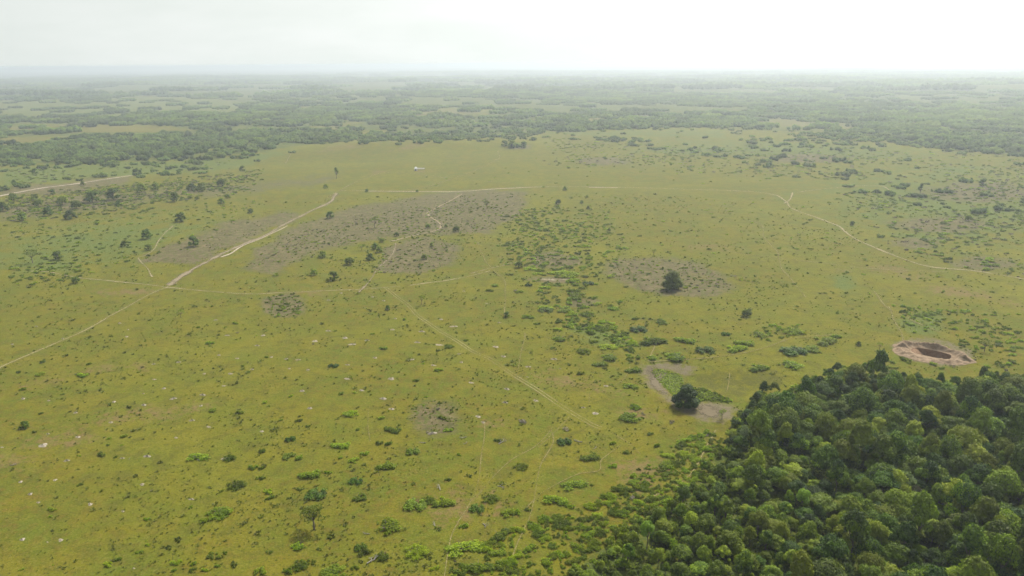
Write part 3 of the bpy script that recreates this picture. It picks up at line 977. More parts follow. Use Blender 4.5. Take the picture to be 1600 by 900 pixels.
def branch_mesh(seed):
    r = np.random.default_rng(seed)
    Vs, Fs, off = [], [], 0
    def grow(p, d, ln, rad, dep):
        nonlocal off
        q = p + d * ln
        q[2] = max(q[2], .04 + rad * .5)
        m = (p + q) / 2 + r.normal(0, .06, 3) * ln
        V, Fc = tube([p, m, q], [rad, rad * .75, rad * .45], 5)
        Vs.append(V); Fs.append(Fc + off); off += len(V)
        if dep:
            for _ in range(3):
                dd = d + r.normal(0, .55, 3); dd[2] = abs(dd[2]) * .6
                grow(m * .4 + q * .6, dd / np.linalg.norm(dd), ln * r.uniform(.45, .7), rad * .5, dep - 1)
    grow(np.array([-1.2, 0, .14]), np.array([1., .1, .05]), 1.7, .13, 2)
    grow(np.array([-.4, 0, .16]), np.array([.3, .8, .35]), 1.0, .08, 1)
    return mesh_np('dead_branch', np.vstack(Vs), np.vstack(Fs), M_DEAD)
BRANCH = [branch_mesh(320 + s) for s in range(4)]

# ------------------------------------------------------------------ describing single things
ORD = ['nearest', 'second nearest', 'third nearest', 'fourth nearest', 'fifth nearest', 'sixth nearest', 'seventh nearest', 'eighth nearest',
       'ninth nearest', 'tenth nearest', 'eleventh nearest', 'twelfth nearest', 'thirteenth nearest', 'fourteenth nearest', 'fifteenth nearest',
       'sixteenth nearest', 'seventeenth nearest', 'eighteenth nearest', 'nineteenth nearest', 'twentieth nearest'] + \
      [t_ + u_ + ' nearest' for t_ in ('twenty-', 'thirty-') for u_ in ('first', 'second', 'third', 'fourth', 'fifth', 'sixth', 'seventh', 'eighth', 'ninth')] + \
      ['%d%s nearest' % (k_, {1: 'st', 2: 'nd', 3: 'rd'}.get(k_ % 10, 'th')) for k_ in range(40, 90)]
MARKS = [(1455, 548, 'the excavated pit'), (1073, 628, 'the round dark tree by the hollow'), (1050, 450, 'the big tree on bare brown ground'),
         (491, 826, 'the open-crowned forked tree'), (40, 667, 'the lone tree on the left grass'), (938, 668, 'the end of the wheel ruts'),
         (262, 449, 'the left track crossing'), (610, 452, 'the middle track crossing'), (680, 655, 'the brown scrubby patch'),
         (445, 478, 'the low green scrub square'), (546, 412, 'the row of round trees'), (812, 662, 'the grey brush heap'),
         (650, 266, 'the white hut'), (1228, 315, 'the far track fork'), (757, 661, 'the head of the cattle path'),
         (735, 546, 'the middle of the wheel ruts'), (1000, 568, 'the foot of the shrub belt'), (308, 298, 'the far left tree group'),
         (67, 696, 'the widest pale mound'), (352, 717, 'the round white mound'), (895, 408, 'the bare central clearing'), (880, 505, 'the head of the shrub belt')]
FMARKS = [(1387, 722, 'the yellow-topped tree'), (1337, 704, 'the pale silvery tree'), (1265, 650, 'the bare grey tree'), (1260, 803, 'the lime green tree'),
          (1437, 640, 'the yellow-green round tree'), (1570, 842, 'the yellow-green tree at right'), (1455, 585, 'the pit'),
          (1150, 660, 'the wood\'s left tip'), (1000, 820, 'the thicket edge'), (1100, 880, 'the lower edge of the picture'), (1590, 600, 'the wood\'s far right corner'),
          (1180, 760, 'the wood\'s open left side'), (1330, 590, 'the wood\'s far edge'), (1450, 780, 'the middle of the wood'), (1540, 700, 'the right side of the wood')]
def describe(items, marks, noun):
    """items: dicts with px, py, look; gives each a label no other has"""
    bins = {}
    for it in items:
        dx = [(it['px'] - m[0], (it['py'] - m[1]) * 2.0) for m in marks]
        d = [math.hypot(*q) for q in dx]
        k = int(np.argmin(d))
        ux, uy = dx[k]
        if abs(ux) > abs(uy):
            side = 'left of' if ux < 0 else 'right of'
        else:
            side = 'behind' if uy < 0 else 'in front of'
        bins.setdefault((k, side), []).append((d[k], it))
    for (k, side), L_ in bins.items():
        L_.sort(key=lambda q: q[0])
        for i, (_, it) in enumerate(L_):
            o = ORD[min(i, len(ORD) - 1)]
            it['label'] = f"{it['look']} {noun}, {o} {side} {marks[k][2]}"

def put_thing(name, meshes, x, y, z, sc, rot, label, cat, group=None, parts=None):
    """meshes: [(part name, mesh)]; a single mesh becomes the thing itself"""
    if len(meshes) == 1:
        o = bpy.data.objects.new(name, meshes[0][1])
    else:
        o = bpy.data.objects.new(name, None)
        o.empty_display_size = .5
    o.location = (x, y, z)
    o.rotation_euler = (0, 0, rot)
    o.scale = sc
    link(o)
    tag(o, label, cat, group)
    if len(meshes) > 1:
        for n, m in meshes:
            link(bpy.data.objects.new(n, m), o)
    return o

# ------------------------------------------------------------------ geometry-node scatter for uncountable stuff
def scatter(name, meshes, X, Y, Z, idx, scl, rot, label):
    src = bpy.data.collections.new(name + '_source')
    for k, m in enumerate(meshes):
        src.objects.link(bpy.data.objects.new(f'{name}_{k:02d}', m))
    me = bpy.data.meshes.new(name)
    n = len(X)
    me.vertices.add(n)
    me.vertices.foreach_set('co', np.stack([X, Y, Z], 1).astype(np.float32).ravel())
    add_attr(me, 'scl', np.asarray(scl, float))
    R_ = np.zeros((n, 3)); R_[:, 2] = rot
    add_attr(me, 'rot', R_)
    a = me.attributes.new('idx', 'INT', 'POINT')
    a.data.foreach_set('value', np.asarray(idx, dtype=np.int32))
    o = link(bpy.data.objects.new(name, me))
    ng = bpy.data.node_groups.new(name, 'GeometryNodeTree')
    ng.interface.new_socket('Geometry', in_out='INPUT', socket_type='NodeSocketGeometry')
    ng.interface.new_socket('Geometry', in_out='OUTPUT', socket_type='NodeSocketGeometry')
    gi, go = ng.nodes.new('NodeGroupInput'), ng.nodes.new('NodeGroupOutput')
    ci = ng.nodes.new('GeometryNodeCollectionInfo')
    ci.inputs[0].default_value = src
    ci.inputs[1].default_value = True
    ci.inputs[2].default_value = True
    iop = ng.nodes.new('GeometryNodeInstanceOnPoints')
    iop.inputs['Pick Instance'].default_value = True
    def named(t_, nm):
        q = ng.nodes.new('GeometryNodeInputNamedAttribute')
        q.data_type = t_
        q.inputs[0].default_value = nm
        return q.outputs[0]
    ng.links.new(gi.outputs[0], iop.inputs['Points'])
    ng.links.new(ci.outputs[0], iop.inputs['Instance'])
    ng.links.new(named('INT', 'idx'), iop.inputs['Instance Index'])
    ng.links.new(named('FLOAT_VECTOR', 'rot'), iop.inputs['Rotation'])
    ng.links.new(named('FLOAT_VECTOR', 'scl'), iop.inputs['Scale'])
    ng.links.new(iop.outputs[0], go.inputs[0])
    o.modifiers.new('scatter', 'NODES').node_group = ng
    tag(o, label, kind='stuff')
    return o

def wpx(w, px, py):
    """width in photo pixels at a ground pixel -> metres"""
    x, y, z = at(px, py)
    _, _, d = proj(x, y, z)
    return w * d / F

OBST = []   # ground points and radii already taken by named things
def free(x, y, rad):
    for ox, oy, orr in OBST:
        if (x - ox) ** 2 + (y - oy) ** 2 < (orr + rad) ** 2 * .5:
            return False
    return True

# ------------------------------------------------------------------ the wood
def pit_near(x, y, m=1.0):
    u, v = pit_uv(x, y)
    return (u / (PIT_A + m)) ** 2 + (v / (PIT_B + m)) ** 2 < 1
def scatter_world(poly, spacing, seed, jit=.42):
    """jittered hex grid over the ground area whose picture falls in the polygon"""
    px = np.array([p[0] for p in poly]); py = np.array([p[1] for p in poly])
    x, y, z = at(px, py)
    r = np.random.default_rng(seed)
    gx = np.arange(x.min(), x.max(), spacing)
    gy = np.arange(y.min(), y.max(), spacing * .87)
    X, Y = np.meshgrid(gx, gy)
    X = X + (np.arange(len(gy)) % 2)[:, None] * spacing * .5
    X = X.ravel(); Y = Y.ravel()
    X = X + r.uniform(-jit, jit, X.size) * spacing; Y = Y + r.uniform(-jit, jit, Y.size) * spacing
    P = proj(X, Y, zfun(X, Y))
    k = in_poly(P[0], P[1], poly)
    return X[k], Y[k]
def build_wood():
    r = np.random.default_rng(11)
    X, Y = scatter_world(FOREST, 4.4, 21)
    px, py, d = proj(X, Y, zfun(X, Y))
    k = ~pit_near(X, Y, 3)
    X, Y, px, py, d = X[k], Y[k], px[k], py[k], d[k]
    spec = {}
    for (mx, my), p, look in [((1387, 722), FT_YEL, 'yellow-topped'), ((1337, 704), FT_PALE, 'pale silvery'), ((1265, 652), FT_BARE, 'bare grey-twigged'),
                              ((1260, 803), FT_LIME, 'lime green'), ((1437, 642), FT_YEL, 'yellow-green'), ((1570, 842), FT_YEL, 'yellow-green'),
                              ((1545, 838), FT_PALE, 'pale silvery'), ((1220, 672), FT_PALE, 'pale white-limbed'), ((1060, 800), FT_LIME, 'lime green'),
                              ((1010, 850), FT_LIME, 'light green'), ((1160, 700), FT_PALE, 'pale'), ((1430, 800), FT_BARE, 'bare brownish')]:
        q = np.hypot(px - mx, py - my)
        for s_ in spec:
            q[s_] = 1e9
        spec[int(np.argmin(q))] = (p, look)
    inview = (px > -20) & (px < 1630) & (py < 945) 
    order = np.argsort(np.where(inview, -FT[0][0].vertices[0].co[2] * 0 + d, 1e9))
    named = set(order[:300].tolist()) | set(spec)
    items, rest = [], []
    edge = seg_dist(px, py, FOREST[:20], False)
    for i in range(len(X)):
        e = min(1.0, .42 + edge[i] / 110)
        # the left flank of the wood is lower and lighter
        left = smooth01((1180 - px[i]) / 200) * smooth01((py[i] - 640) / 100)
        s = e * r.choice([.46, .58, .70, .82, .98]) * r.uniform(.92, 1.08) * (1 - .22 * left)
        k = int(r.integers(len(FT)))
        s *= (4.3 / FT[k][2]) ** .6
        z = float(zfun(X[i], Y[i])) - .1
        fl = r.uniform() < smooth01((1420 - px[i]) / 330) * smooth01((py[i] - 660) / 90) * .95 + .10
        sc = (s * r.uniform(.9, 1.12), s * r.uniform(.9, 1.12), s * r.choice([.85, 1.05, 1.25, 1.55]) * r.uniform(.9, 1.1))
        rot = r.uniform(0, 6.28)
        if i in named:
            p = FT[k]; look = ('small ' if s < .8 else 'tall ' if p[3] > 10 else 'broad ' if p[2] > 5 else 'rounded ') + ('dark green' if k % 3 == 0 else 'green')
            if fl:
                p = FL[k % 3]; look = 'bright green ' + ('low' if k % 3 == 2 else 'bushy')
            if i in spec:
                p, look = spec[i]
                sc = (.62, .62, .95)
            items.append(dict(px=px[i], py=py[i], look=look, p=p, loc=(X[i], Y[i], z), sc=sc, rot=rot))
        else:
            rest.append((X[i], Y[i], z, len(FT) + k % 3 if fl else k, sc, rot))
    describe(items, FMARKS, 'tree')
    for it in items:
        put_thing('forest_tree', [('crown', it['p'][0]), ('trunk', it['p'][1])], *it['loc'], it['sc'], it['rot'], it['label'], 'tree', 'trees of the dense wood')
    R_ = rest
    print('wood: named', len(items), 'rest', len(R_))
    if R_:
        a = np.array([q[:3] for q in R_])
        scatter('distant_canopy', [p[0] for p in FT + FL], a[:, 0], a[:, 1], a[:, 2], [q[3] for q in R_], [q[4] for q in R_], [q[5] for q in R_], 'remaining dark canopy at the back and outer sides of the wood')
    # undergrowth closing the floor
    X, Y = scatter_world(FOREST, 4.2, 22)
    k = ~pit_near(X, Y, 2)
    X, Y = X[k], Y[k]
    n = len(X)
    s = r.uniform(1.6, 3.0, n)
    scatter('undergrowth', DULL + SHRUB[:3], X, Y, zfun(X, Y) - .1, r.integers(0, 7, n), np.stack([s, s, s * r.uniform(.8, 1.6, n)], 1), r.uniform(0, 6, n), 'leafy undergrowth filling gaps between the trees of the wood')
build_wood()

# ------------------------------------------------------------------ single trees on the plain
# base pixel x, y, crown width px, kind, look
TREES = [
    (491, 827, 42, 'open', 'open-crowned forked tree with its shadow on the near grass'),
    (1072, 635, 44, 'big', 'round dark tree beside the green hollow'),
    (1050, 452, 37, 'ring', 'big dense tree on the ring of bare brown ground'),
    (526, 279, 7, 'slender', 'slender dark tree standing alone on the far plain'),
    (40, 668, 18, 's', 'lone small tree with dark shadow on the left grass'),
    (1166, 494, 19, 's', None), (283, 496, 13, 'thin', None), (509, 294, 9, 's', None), (300, 298, 18, 's', None), (316, 299, 19, 's', None),
    (346, 291, 17, 's', None), (379, 268, 11, 's', None), (713, 362, 13, 's', None), (669, 356, 11, 's', None), (697, 355, 7, 's', None),
    (597, 378, 11, 's', None), (587, 389, 13, 's', None), (593, 394, 13, 's', None), (578, 406, 16, 's', None), (546, 413, 19, 's', None),
    (505, 402, 16, 's', None), (522, 438, 17, 's', None), (491, 430, 13, 's', None), (565, 391, 11, 'thin', None), (620, 369, 10, 's', None),
    (516, 341, 14, 's', None), (586, 356, 17, 'thin', None), (675, 385, 8, 's', None), (663, 405, 12, 's', None), (761, 326, 14, 'thin', None),
    (872, 319, 11, 's', None), (909, 318, 7, 's', None), (917, 309, 6, 's', None), (919, 327, 7, 's', None), (952, 361, 6, 's', None),
    (883, 298, 9, 's', None), (1021, 399, 10, 'thin', None), (195, 385, 14, 's', None), (51, 411, 24, 'thin', None), (91, 405, 18, 's', None),
    (303, 385, 19, 's', None), (119, 442, 15, 's', None), (282, 346, 20, 's', None), (232, 391, 13, 's', None), (229, 373, 19, 's', None),
    (391, 333, 11, 's', None), (346, 318, 13, 's', None), (356, 310, 12, 's', None), (273, 315, 17, 's', None), (659, 476, 14, 'thin', None),
    (606, 484, 10, 's', None), (792, 495, 12, 's', None), (1374, 547, 13, 'thin', None), (1341, 540, 10, 's', None), (1538, 549, 19, 'thin', None),
    (1437, 306, 8, 'slender', None), (1535, 292, 15, 's', None), (811, 418, 16, 's', None), (788, 229, 12, 's', None), (800, 231, 14, 's', None), (818, 232, 13, 's', None),
    (1128, 655, 17, 'thin', None), (1272, 262, 9, 's', None), (1205, 250, 8, 's', None), (22, 313, 16, 's', None), (83, 304, 11, 's', None),
    (60, 322, 17, 's', None), (98, 320, 22, 's', None), (120, 326, 20, 's', None), (145, 316, 24, 's', None), (178, 312, 24, 's', None), (222, 300, 18, 's', None),
    (243, 297, 15, 's', None), (185, 322, 12, 's', None), (75, 337, 18, 's', None), (110, 342, 22, 's', None), (35, 345, 18, 's', None), (5, 330, 20, 's', None),
    (55, 272, 11, 's', None), (280, 273, 9, 's', None), (1513, 345, 14, 's', None), (1331, 352, 9, 's', None), (1170, 490, 10, 's', None),
    (640, 212, 10, 's', None), (652, 300, 6, 's', None), (573, 300, 7, 's', None), (22, 287, 9, 's', None), (130, 289, 9, 's', None),
]
def build_trees():
    r = np.random.default_rng(31)
    items = []
    for (px, py, w, kd, lab) in TREES:
        x, y, z = [float(v) for v in at(px, py)]
        W_ = float(wpx(w, px, py))
        if kd == 'open': p = OPEN_TREE
        elif kd == 'big': p = BIG_DARK
        elif kd == 'ring': p = BIG_RING
        elif kd == 'slender': p = SLENDER
        elif kd == 'thin': p = THIN[int(r.integers(2))]
        else: p = ST[int(r.integers(4))]
        s = W_ / (2 * p[2])
        hz = s * (r.uniform(.85, 1.1) if kd in ('s', 'thin') else 1)
        if kd == 'slender': hz = s * 1.0
        if kd == 'big': hz = s * 1.0
        OBST.append((x, y, W_ / 2))
        look = 'thin-crowned' if kd == 'thin' else ('small bushy' if W_ < 5 else 'round bushy' if W_ < 8 else 'wide bushy')
        items.append(dict(px=px, py=py, look=look, p=p, loc=(x, y, z), sc=(s, s, hz), rot=r.uniform(0, 6.28), label=lab))
    mk = [m for m in MARKS if 'open-crowned' not in m[2]] + [(120, 325, 'the left scrub belt'), (805, 230, 'the far track end'), (1535, 300, 'the far right grey scrub')]
    auto = [i for i in items if not i['label']]
    for it in auto: it.pop('label')
    describe(auto, mk, 'tree')
    for it in items:
        put_thing('tree', [('crown', it['p'][0]), ('trunk', it['p'][1])], *it['loc'], it['sc'], it['rot'], it['label'], 'tree', None if it not in auto else 'trees scattered on the plain')
build_trees()

# ------------------------------------------------------------------ shrubs
SH = """455 690 18;405 708 14;451 717 20;472 719 16;404 734 11;484 748 34;513 740 11;407 750 14;419 770 16;424 780 14;494 775 36;452 780 8;532 701 28;552 721 18;
570 711 14;535 717 10;556 754 22;562 780 22;591 695 12;608 695 14;644 708 22;604 735 30;648 792 36;695 793 38;668 785 20;745 797 26;765 783 24;605 831 46;562 858 22;
572 866 20;600 872 26;648 868 34;668 873 12;725 825 16;700 752 10;795 805 24;717 712 8;778 690 12;683 828 12;468 856 24;500 860 9;467 887 26;485 880 14;450 895 18;
525 899 34;419 865 11;555 889 12;679 890 14;408 896 20;747 892 44;725 862 50;780 842 40;778 868 24;720 898 20;880 693 26;923 720 28;958 694 12;978 710 12;1027 698 13;
1015 680 10;1080 698 13;813 733 20;896 762 34;868 787 36;890 793 14;804 805 16;825 798 12;999 735 8;958 731 14;985 748 16;968 760 9;964 795 10;877 533 26;872 517 13;
864 545 9;914 553 22;929 537 16;950 546 28;956 563 32;938 573 22;990 583 26;1000 520 28;992 500 12;960 485 16;1031 507 24;1024 541 42;1021 562 20;1060 563 38;
1070 537 30;1104 553 30;1155 551 34;1163 541 28;1133 524 14;1186 528 28;1189 581 32;907 586 12;985 607 24;991 641 24;987 657 28;840 508 11;825 498 18;854 489 24;
1235 553 38;1236 577 40;1272 550 26;1295 540 40;1235 522 30;1307 530 20;521 575 16;650 597 10;550 650 20;613 676 26;691 655 14;530 617 11;555 615 8;467 660 12;
440 657 8;480 668 8;562 672 9;411 630 10;455 620 9;597 655 12;632 500 7;582 523 7;727 533 8;700 675 14;600 547 12;685 580 14;700 545 18;334 643 16;375 647 13;
140 570 9;128 590 18;63 568 11;64 587 14;170 687 8;195 683 12;328 538 13;368 507 10;310 513 7;65 647 8;29 583 9;35 611 12;160 713 15;181 715 8;310 718 30;357 719 18;
395 733 14;367 763 30;347 768 10;127 758 9;82 798 14;77 808 9;340 808 34;314 816 16;229 813 9;298 795 9;280 846 14;337 872 20;275 882 15;302 884 12;300 892 11;
273 892 10;186 875 12;169 884 16;218 864 10;265 858 11;231 853 9;352 865 9;340 886 10;320 893 12;35 891 8;828 423 18;840 430 14;868 400 12;895 406 18;855 412 10;
872 430 26;885 434 30;893 442 24;916 434 15;842 425 16;910 420 14;895 457 22;905 465 24;852 452 16;826 447 12;918 445 20;775 448 14;765 456 12;811 458 12;
970 474 14;935 478 16;853 484 22;880 487 24;920 495 22;930 468 14;955 480 10;942 505 12"""
def build_shrubs():
    r = np.random.default_rng(41)
    items = []
    def mk(px, py, w, hand=True):
        x, y, z = [float(v) for v in at(px, py)]
        W_ = float(wpx(w, px, py))
        if pit_near(x, y, .5): return
        u = r.uniform()
        if W_ > 3.6:
            k = ('b', int(r.integers(4))) if u < .8 else ('bd', int(r.integers(2)))
        else:
            k = ('s', int(r.integers(7))) if u < .7 else ('d', int(r.integers(4)))
        items.append(dict(px=px, py=py, w=w, W=W_, k=k, loc=(x, y, z - .04), hand=hand))
    for e in SH.replace('\n', '').split(';'):
        a = [float(v) for v in e.split()]
        # the listed y is the foot of the shrub
        mk(a[0], a[1] - a[2] * .10, a[2] * 1.05)
    nh = len(items)
    # auto areas: (polygon, spacing m, keep, size range m)
    areas = [
        (THICKET, 2.1, .80, (1.4, 4.2), 51, 'b'),
        ([(868, 500), (890, 494), (925, 500), (965, 508), (985, 522), (1000, 545), (1006, 568), (985, 570), (972, 552), (955, 538), (925, 528), (890, 520)], 2.8, .95, (2.5, 4.8), 52, 'b'),
        ([(1395, 487), (1440, 480), (1478, 500), (1470, 518), (1440, 524), (1412, 512), (1400, 500)], 3.2, .85, (2.2, 4.2), 53, 'b'),
        ([(1365, 458), (1378, 460), (1400, 477), (1470, 484), (1572, 488), (1620, 486), (1620, 497), (1570, 496), (1470, 493), (1400, 487), (1380, 475)], 3.6, .85, (2.6, 5), 54, 'b'),
        ([(1470, 500), (1530, 496), (1600, 515), (1600, 560), (1530, 560), (1478, 530)], 3.8, .8, (2.0, 4.5), 55, 'b'),
        ([(1190, 500), (1260, 505), (1250, 528), (1190, 535)], 3.6, .75, (1.6, 3.6), 56, 's'),
        ([(1100, 470), (1330, 480), (1330, 540), (1180, 560), (1080, 520)], 10, .5, (.9, 2.4), 57, 's'),
        ([(780, 330), (870, 318), (960, 330), (985, 380), (960, 430), (930, 500), (860, 500), (790, 440), (770, 380)], 5.2, .76, (2.2, 5.6), 58, 's'),
        ([(780, 500), (860, 500), (1100, 560), (1090, 600), (900, 600), (800, 560)], 12, .35, (.9, 2.2), 59, 's'),
        ([(700, 300), (900, 300), (1430, 310), (1300, 420), (1000, 400), (800, 400)], 13, .55, (1.6, 4.0), 60, 's'),
        ([(0, 350), (420, 300), (420, 330), (300, 400), (170, 430), (0, 435)], 9, .45, (2.0, 5.0), 61, 's'),
        ([(0, 400), (160, 400), (150, 440), (0, 460)], 6, .65, (2.0, 4.5), 62, 's'),
        ([(0, 305), (420, 262), (400, 300), (200, 335), (0, 352)], 4.8, .75, (2.5, 6.5), 63, 'd'),
        ([(1300, 300), (1620, 280), (1620, 440), (1400, 400)], 7.5, .68, (2.5, 7), 64, 'd'),
        ([(0, 262), (380, 244), (400, 258), (330, 268), (180, 275), (0, 296)], 11, .6, (3, 7), 65, 'd'),
        ([(850, 215), (1620, 240), (1620, 300), (850, 262)], 11, .65, (3, 8), 66, 'd'),
        ([(420, 300), (900, 235), (1200, 250), (1200, 300), (600, 300)], 30, .35, (2, 4.5), 67, 's'),
        ([(412, 462), (472, 458), (478, 495), (420, 500)], 3.2, .8, (1.2, 3.0), 68, 's'),
        ([(635, 610), (720, 620), (735, 660), (690, 690), (640, 680)], 4.0, .6, (.7, 1.9), 69, 's'),
        ([(380, 420), (470, 350), (760, 300), (830, 310), (760, 365), (690, 430), (580, 430), (480, 410)], 5, .8, (.9, 3.2), 70, 'd'),
        ([(940, 405), (1050, 398), (1150, 440), (1140, 462), (1000, 462), (940, 440)], 5, .75, (1.0, 3.0), 71, 'd'),
        ([(-40, 460), (600, 460), (760, 560), (900, 700), (880, 900), (600, 940), (-40, 940)], 15, .42, (.5, 1.4), 72, 's'),
        ([(-40, 460), (600, 460), (760, 560), (900, 700), (880, 900), (600, 940), (-40, 940)], 34, .36, (1.2, 2.4), 73, 'd'),
        ([(1180, 600), (1250, 600), (1300, 575), (1420, 556), (1600, 560), (1600, 585), (1420, 580), (1310, 585), (1200, 615)], 4.5, .7, (2.5, 5), 74, 'd'),
        ([(880, 640), (1120, 640), (1100, 700), (960, 800), (880, 780)], 10, .45, (.6, 1.8), 75, 's'),
        ([(1100, 350), (1620, 400), (1620, 470), (1300, 470), (1100, 430)], 24, .5, (1.2, 3.2), 76, 's'),
    ]
    auto = []
    for poly, sp, keep, (a, b), seed, kd in areas:
        X, Y = scatter_world(poly, sp, seed, .48)
        rr = np.random.default_rng(seed)
        ep = proj(X, Y, zfun(X, Y))
        fade = np.clip(seg_dist(ep[0], ep[1], poly, True) / (26 if sp > 4.6 else 9), .12, 1)
        # clumping
        cl = np.sin(X / (sp * 3.1) + 2 * np.sin(Y / (sp * 4.3))) + np.sin(Y / (sp * 2.7) + 1.5 * np.sin(X / (sp * 5)))
        k = rr.uniform(size=len(X)) < np.clip(keep * (1 + .38 * cl), 0, 1) * fade
        X, Y = X[k], Y[k]
        sz = rr.uniform(a, b, len(X)) ** 1.0 * np.where(rr.uniform(size=len(X)) < .3, .6, 1)
        for i in range(len(X)):
            auto.append((X[i], Y[i], sz[i], kd))
    hb = [(i['loc'][0], i['loc'][1], i['W'] / 2) for i in items]
    HX = np.array([h[0] for h in hb] + [o[0] for o in OBST]); HY = np.array([h[1] for h in hb] + [o[1] for o in OBST]); HR = np.array([h[2] for h in hb] + [o[2] for o in OBST])
    out = []
    for (x, y, s, kd) in auto:
        if ((HX - x) ** 2 + (HY - y) ** 2 < (HR * .9 + s * .3) ** 2).any() or pit_near(x, y, 1):
            continue
        out.append((x, y, s, kd))
    A = np.array([q[:3] for q in out])
    px, py, d = proj(A[:, 0], A[:, 1], zfun(A[:, 0], A[:, 1]))
    MX = in_poly(px, py, MARSH)
    size = np.where((px > 0) & (px < 1600) & (py < 898) & ~MX, A[:, 2] * F / d, 0)
    top = set(np.argsort(-size)[:max(0, 300 - nh)].tolist())
    rest = []
    for i in range(len(out)):
        x, y, s, kd = out[i]
        if MX[i]: continue
        z = float(zfun(x, y)) - .04
        if i in top:
            u = r.uniform()
            k = ('b', int(r.integers(4))) if (kd == 'b' and s > 2.4) else (('d', int(r.integers(4))) if u < .3 else ('s', int(r.integers(7))))
            items.append(dict(px=px[i], py=py[i], w=size[i], W=s, k=k, loc=(x, y, z), hand=False))
        else:
            rest.append((x, y, z, s, kd))
    for it in items:
        it['look'] = ('tiny ' if it['W'] < 2 else 'small ' if it['W'] < 3.2 else 'wide ' if it['W'] > 6 else '') + {'b': 'bright leafy', 's': 'yellow-green', 'd': 'dull green', 'bd': 'dark leafy'}[it['k'][0]]
    describe(items, MARKS, 'shrub')
    for it in items:
        m = {'b': BIGS, 's': SHRUB, 'd': DULL, 'bd': BIGD}[it['k'][0]][it['k'][1]]
        s = it['W'] / 1.9
        hz = min(s, 1.2 + s * .35) * r.uniform(.85, 1.15)
        parts = [('foliage', m)]
        if it['w'] > 22:
            parts.append(('branches', TWIGS[int(r.integers(2))]))
        put_thing('shrub', parts, *it['loc'], (s * r.uniform(.9, 1.1), s * r.uniform(.75, 1.0), hz), r.uniform(-.5, .5) + (pi if r.uniform() < .5 else 0), it['label'], 'shrub', 'shrubs on the grassland')
    n = len(rest)
    print('shrubs named', len(items), 'stuff', n)
    a = np.array([q[:3] for q in rest]); s = np.array([q[3] for q in rest]) / 1.9
    meshes = SHRUB + DULL + GREY
    idx = np.array([r.integers(0, 9) if q[4] in 'sb' else r.integers(5, 13) for q in rest])
    hz = np.minimum(s, .7 + s * .45) * r.uniform(.8, 1.2, n)
    scatter('scrub', meshes, a[:, 0], a[:, 1], a[:, 2], idx, np.stack([s, s * r.uniform(.7, 1, n), hz], 1), r.uniform(0, 6.28, n), 'countless small scrubby bushes scattered and massed over the plain')
build_shrubs()

# ------------------------------------------------------------------ pale soil mounds, dead branches, brush heaps
MO = """67 696 17;3 699 6;75 678 6;122 683 9;191 716 7;230 713 12;352 716 12;86 750 8;104 720 9;141 788 10;60 785 7;95 844 10;209 888 5;299 780 9;222 757 9;311 718 8;
47 772 9;32 753 8;35 843 10;192 799 6;74 847 4;19 538 6;57 510 5;98 529 5;337 500 6;187 505 6;200 515 5;198 526 7;355 524 8;342 555 7;371 560 7;240 569 6;279 566 7;
241 593 7;319 584 7;360 584 9;256 607 8;160 612 6;224 615 5;350 603 7;317 617 10;271 623 10;178 628 8;225 633 9;314 634 7;118 645 8;300 657 9;326 667 8;173 660 8;
36 623 8;76 626 6;275 684 7;394 577 6;411 524 9;424 558 7;402 540 8;492 533 11;539 528 11;513 517 9;573 532 8;659 518 10;689 499 8;466 562 8;447 561 6;452 576 6;
481 578 7;543 570 8;542 592 10;550 538 12;586 559 9;642 562 10;677 571 9;717 553 6;686 539 12;565 610 9;599 623 12;612 639 10;611 592 13;736 598 9;792 608 10;
789 629 9;755 660 8;409 674 8;484 638 10;747 651 10;675 677 14;472 611 10;652 535 10;613 515 9;721 566 7;787 557 9;775 542 11;709 510 12;865 561 10;825 573 9;
875 576 5;824 589 4;837 626 9;911 637 7;930 646 12;947 603 8;513 469 6;582 464 6;533 458 6;618 498 6;780 504 6;760 474 5;600 470 6;725 455 5"""
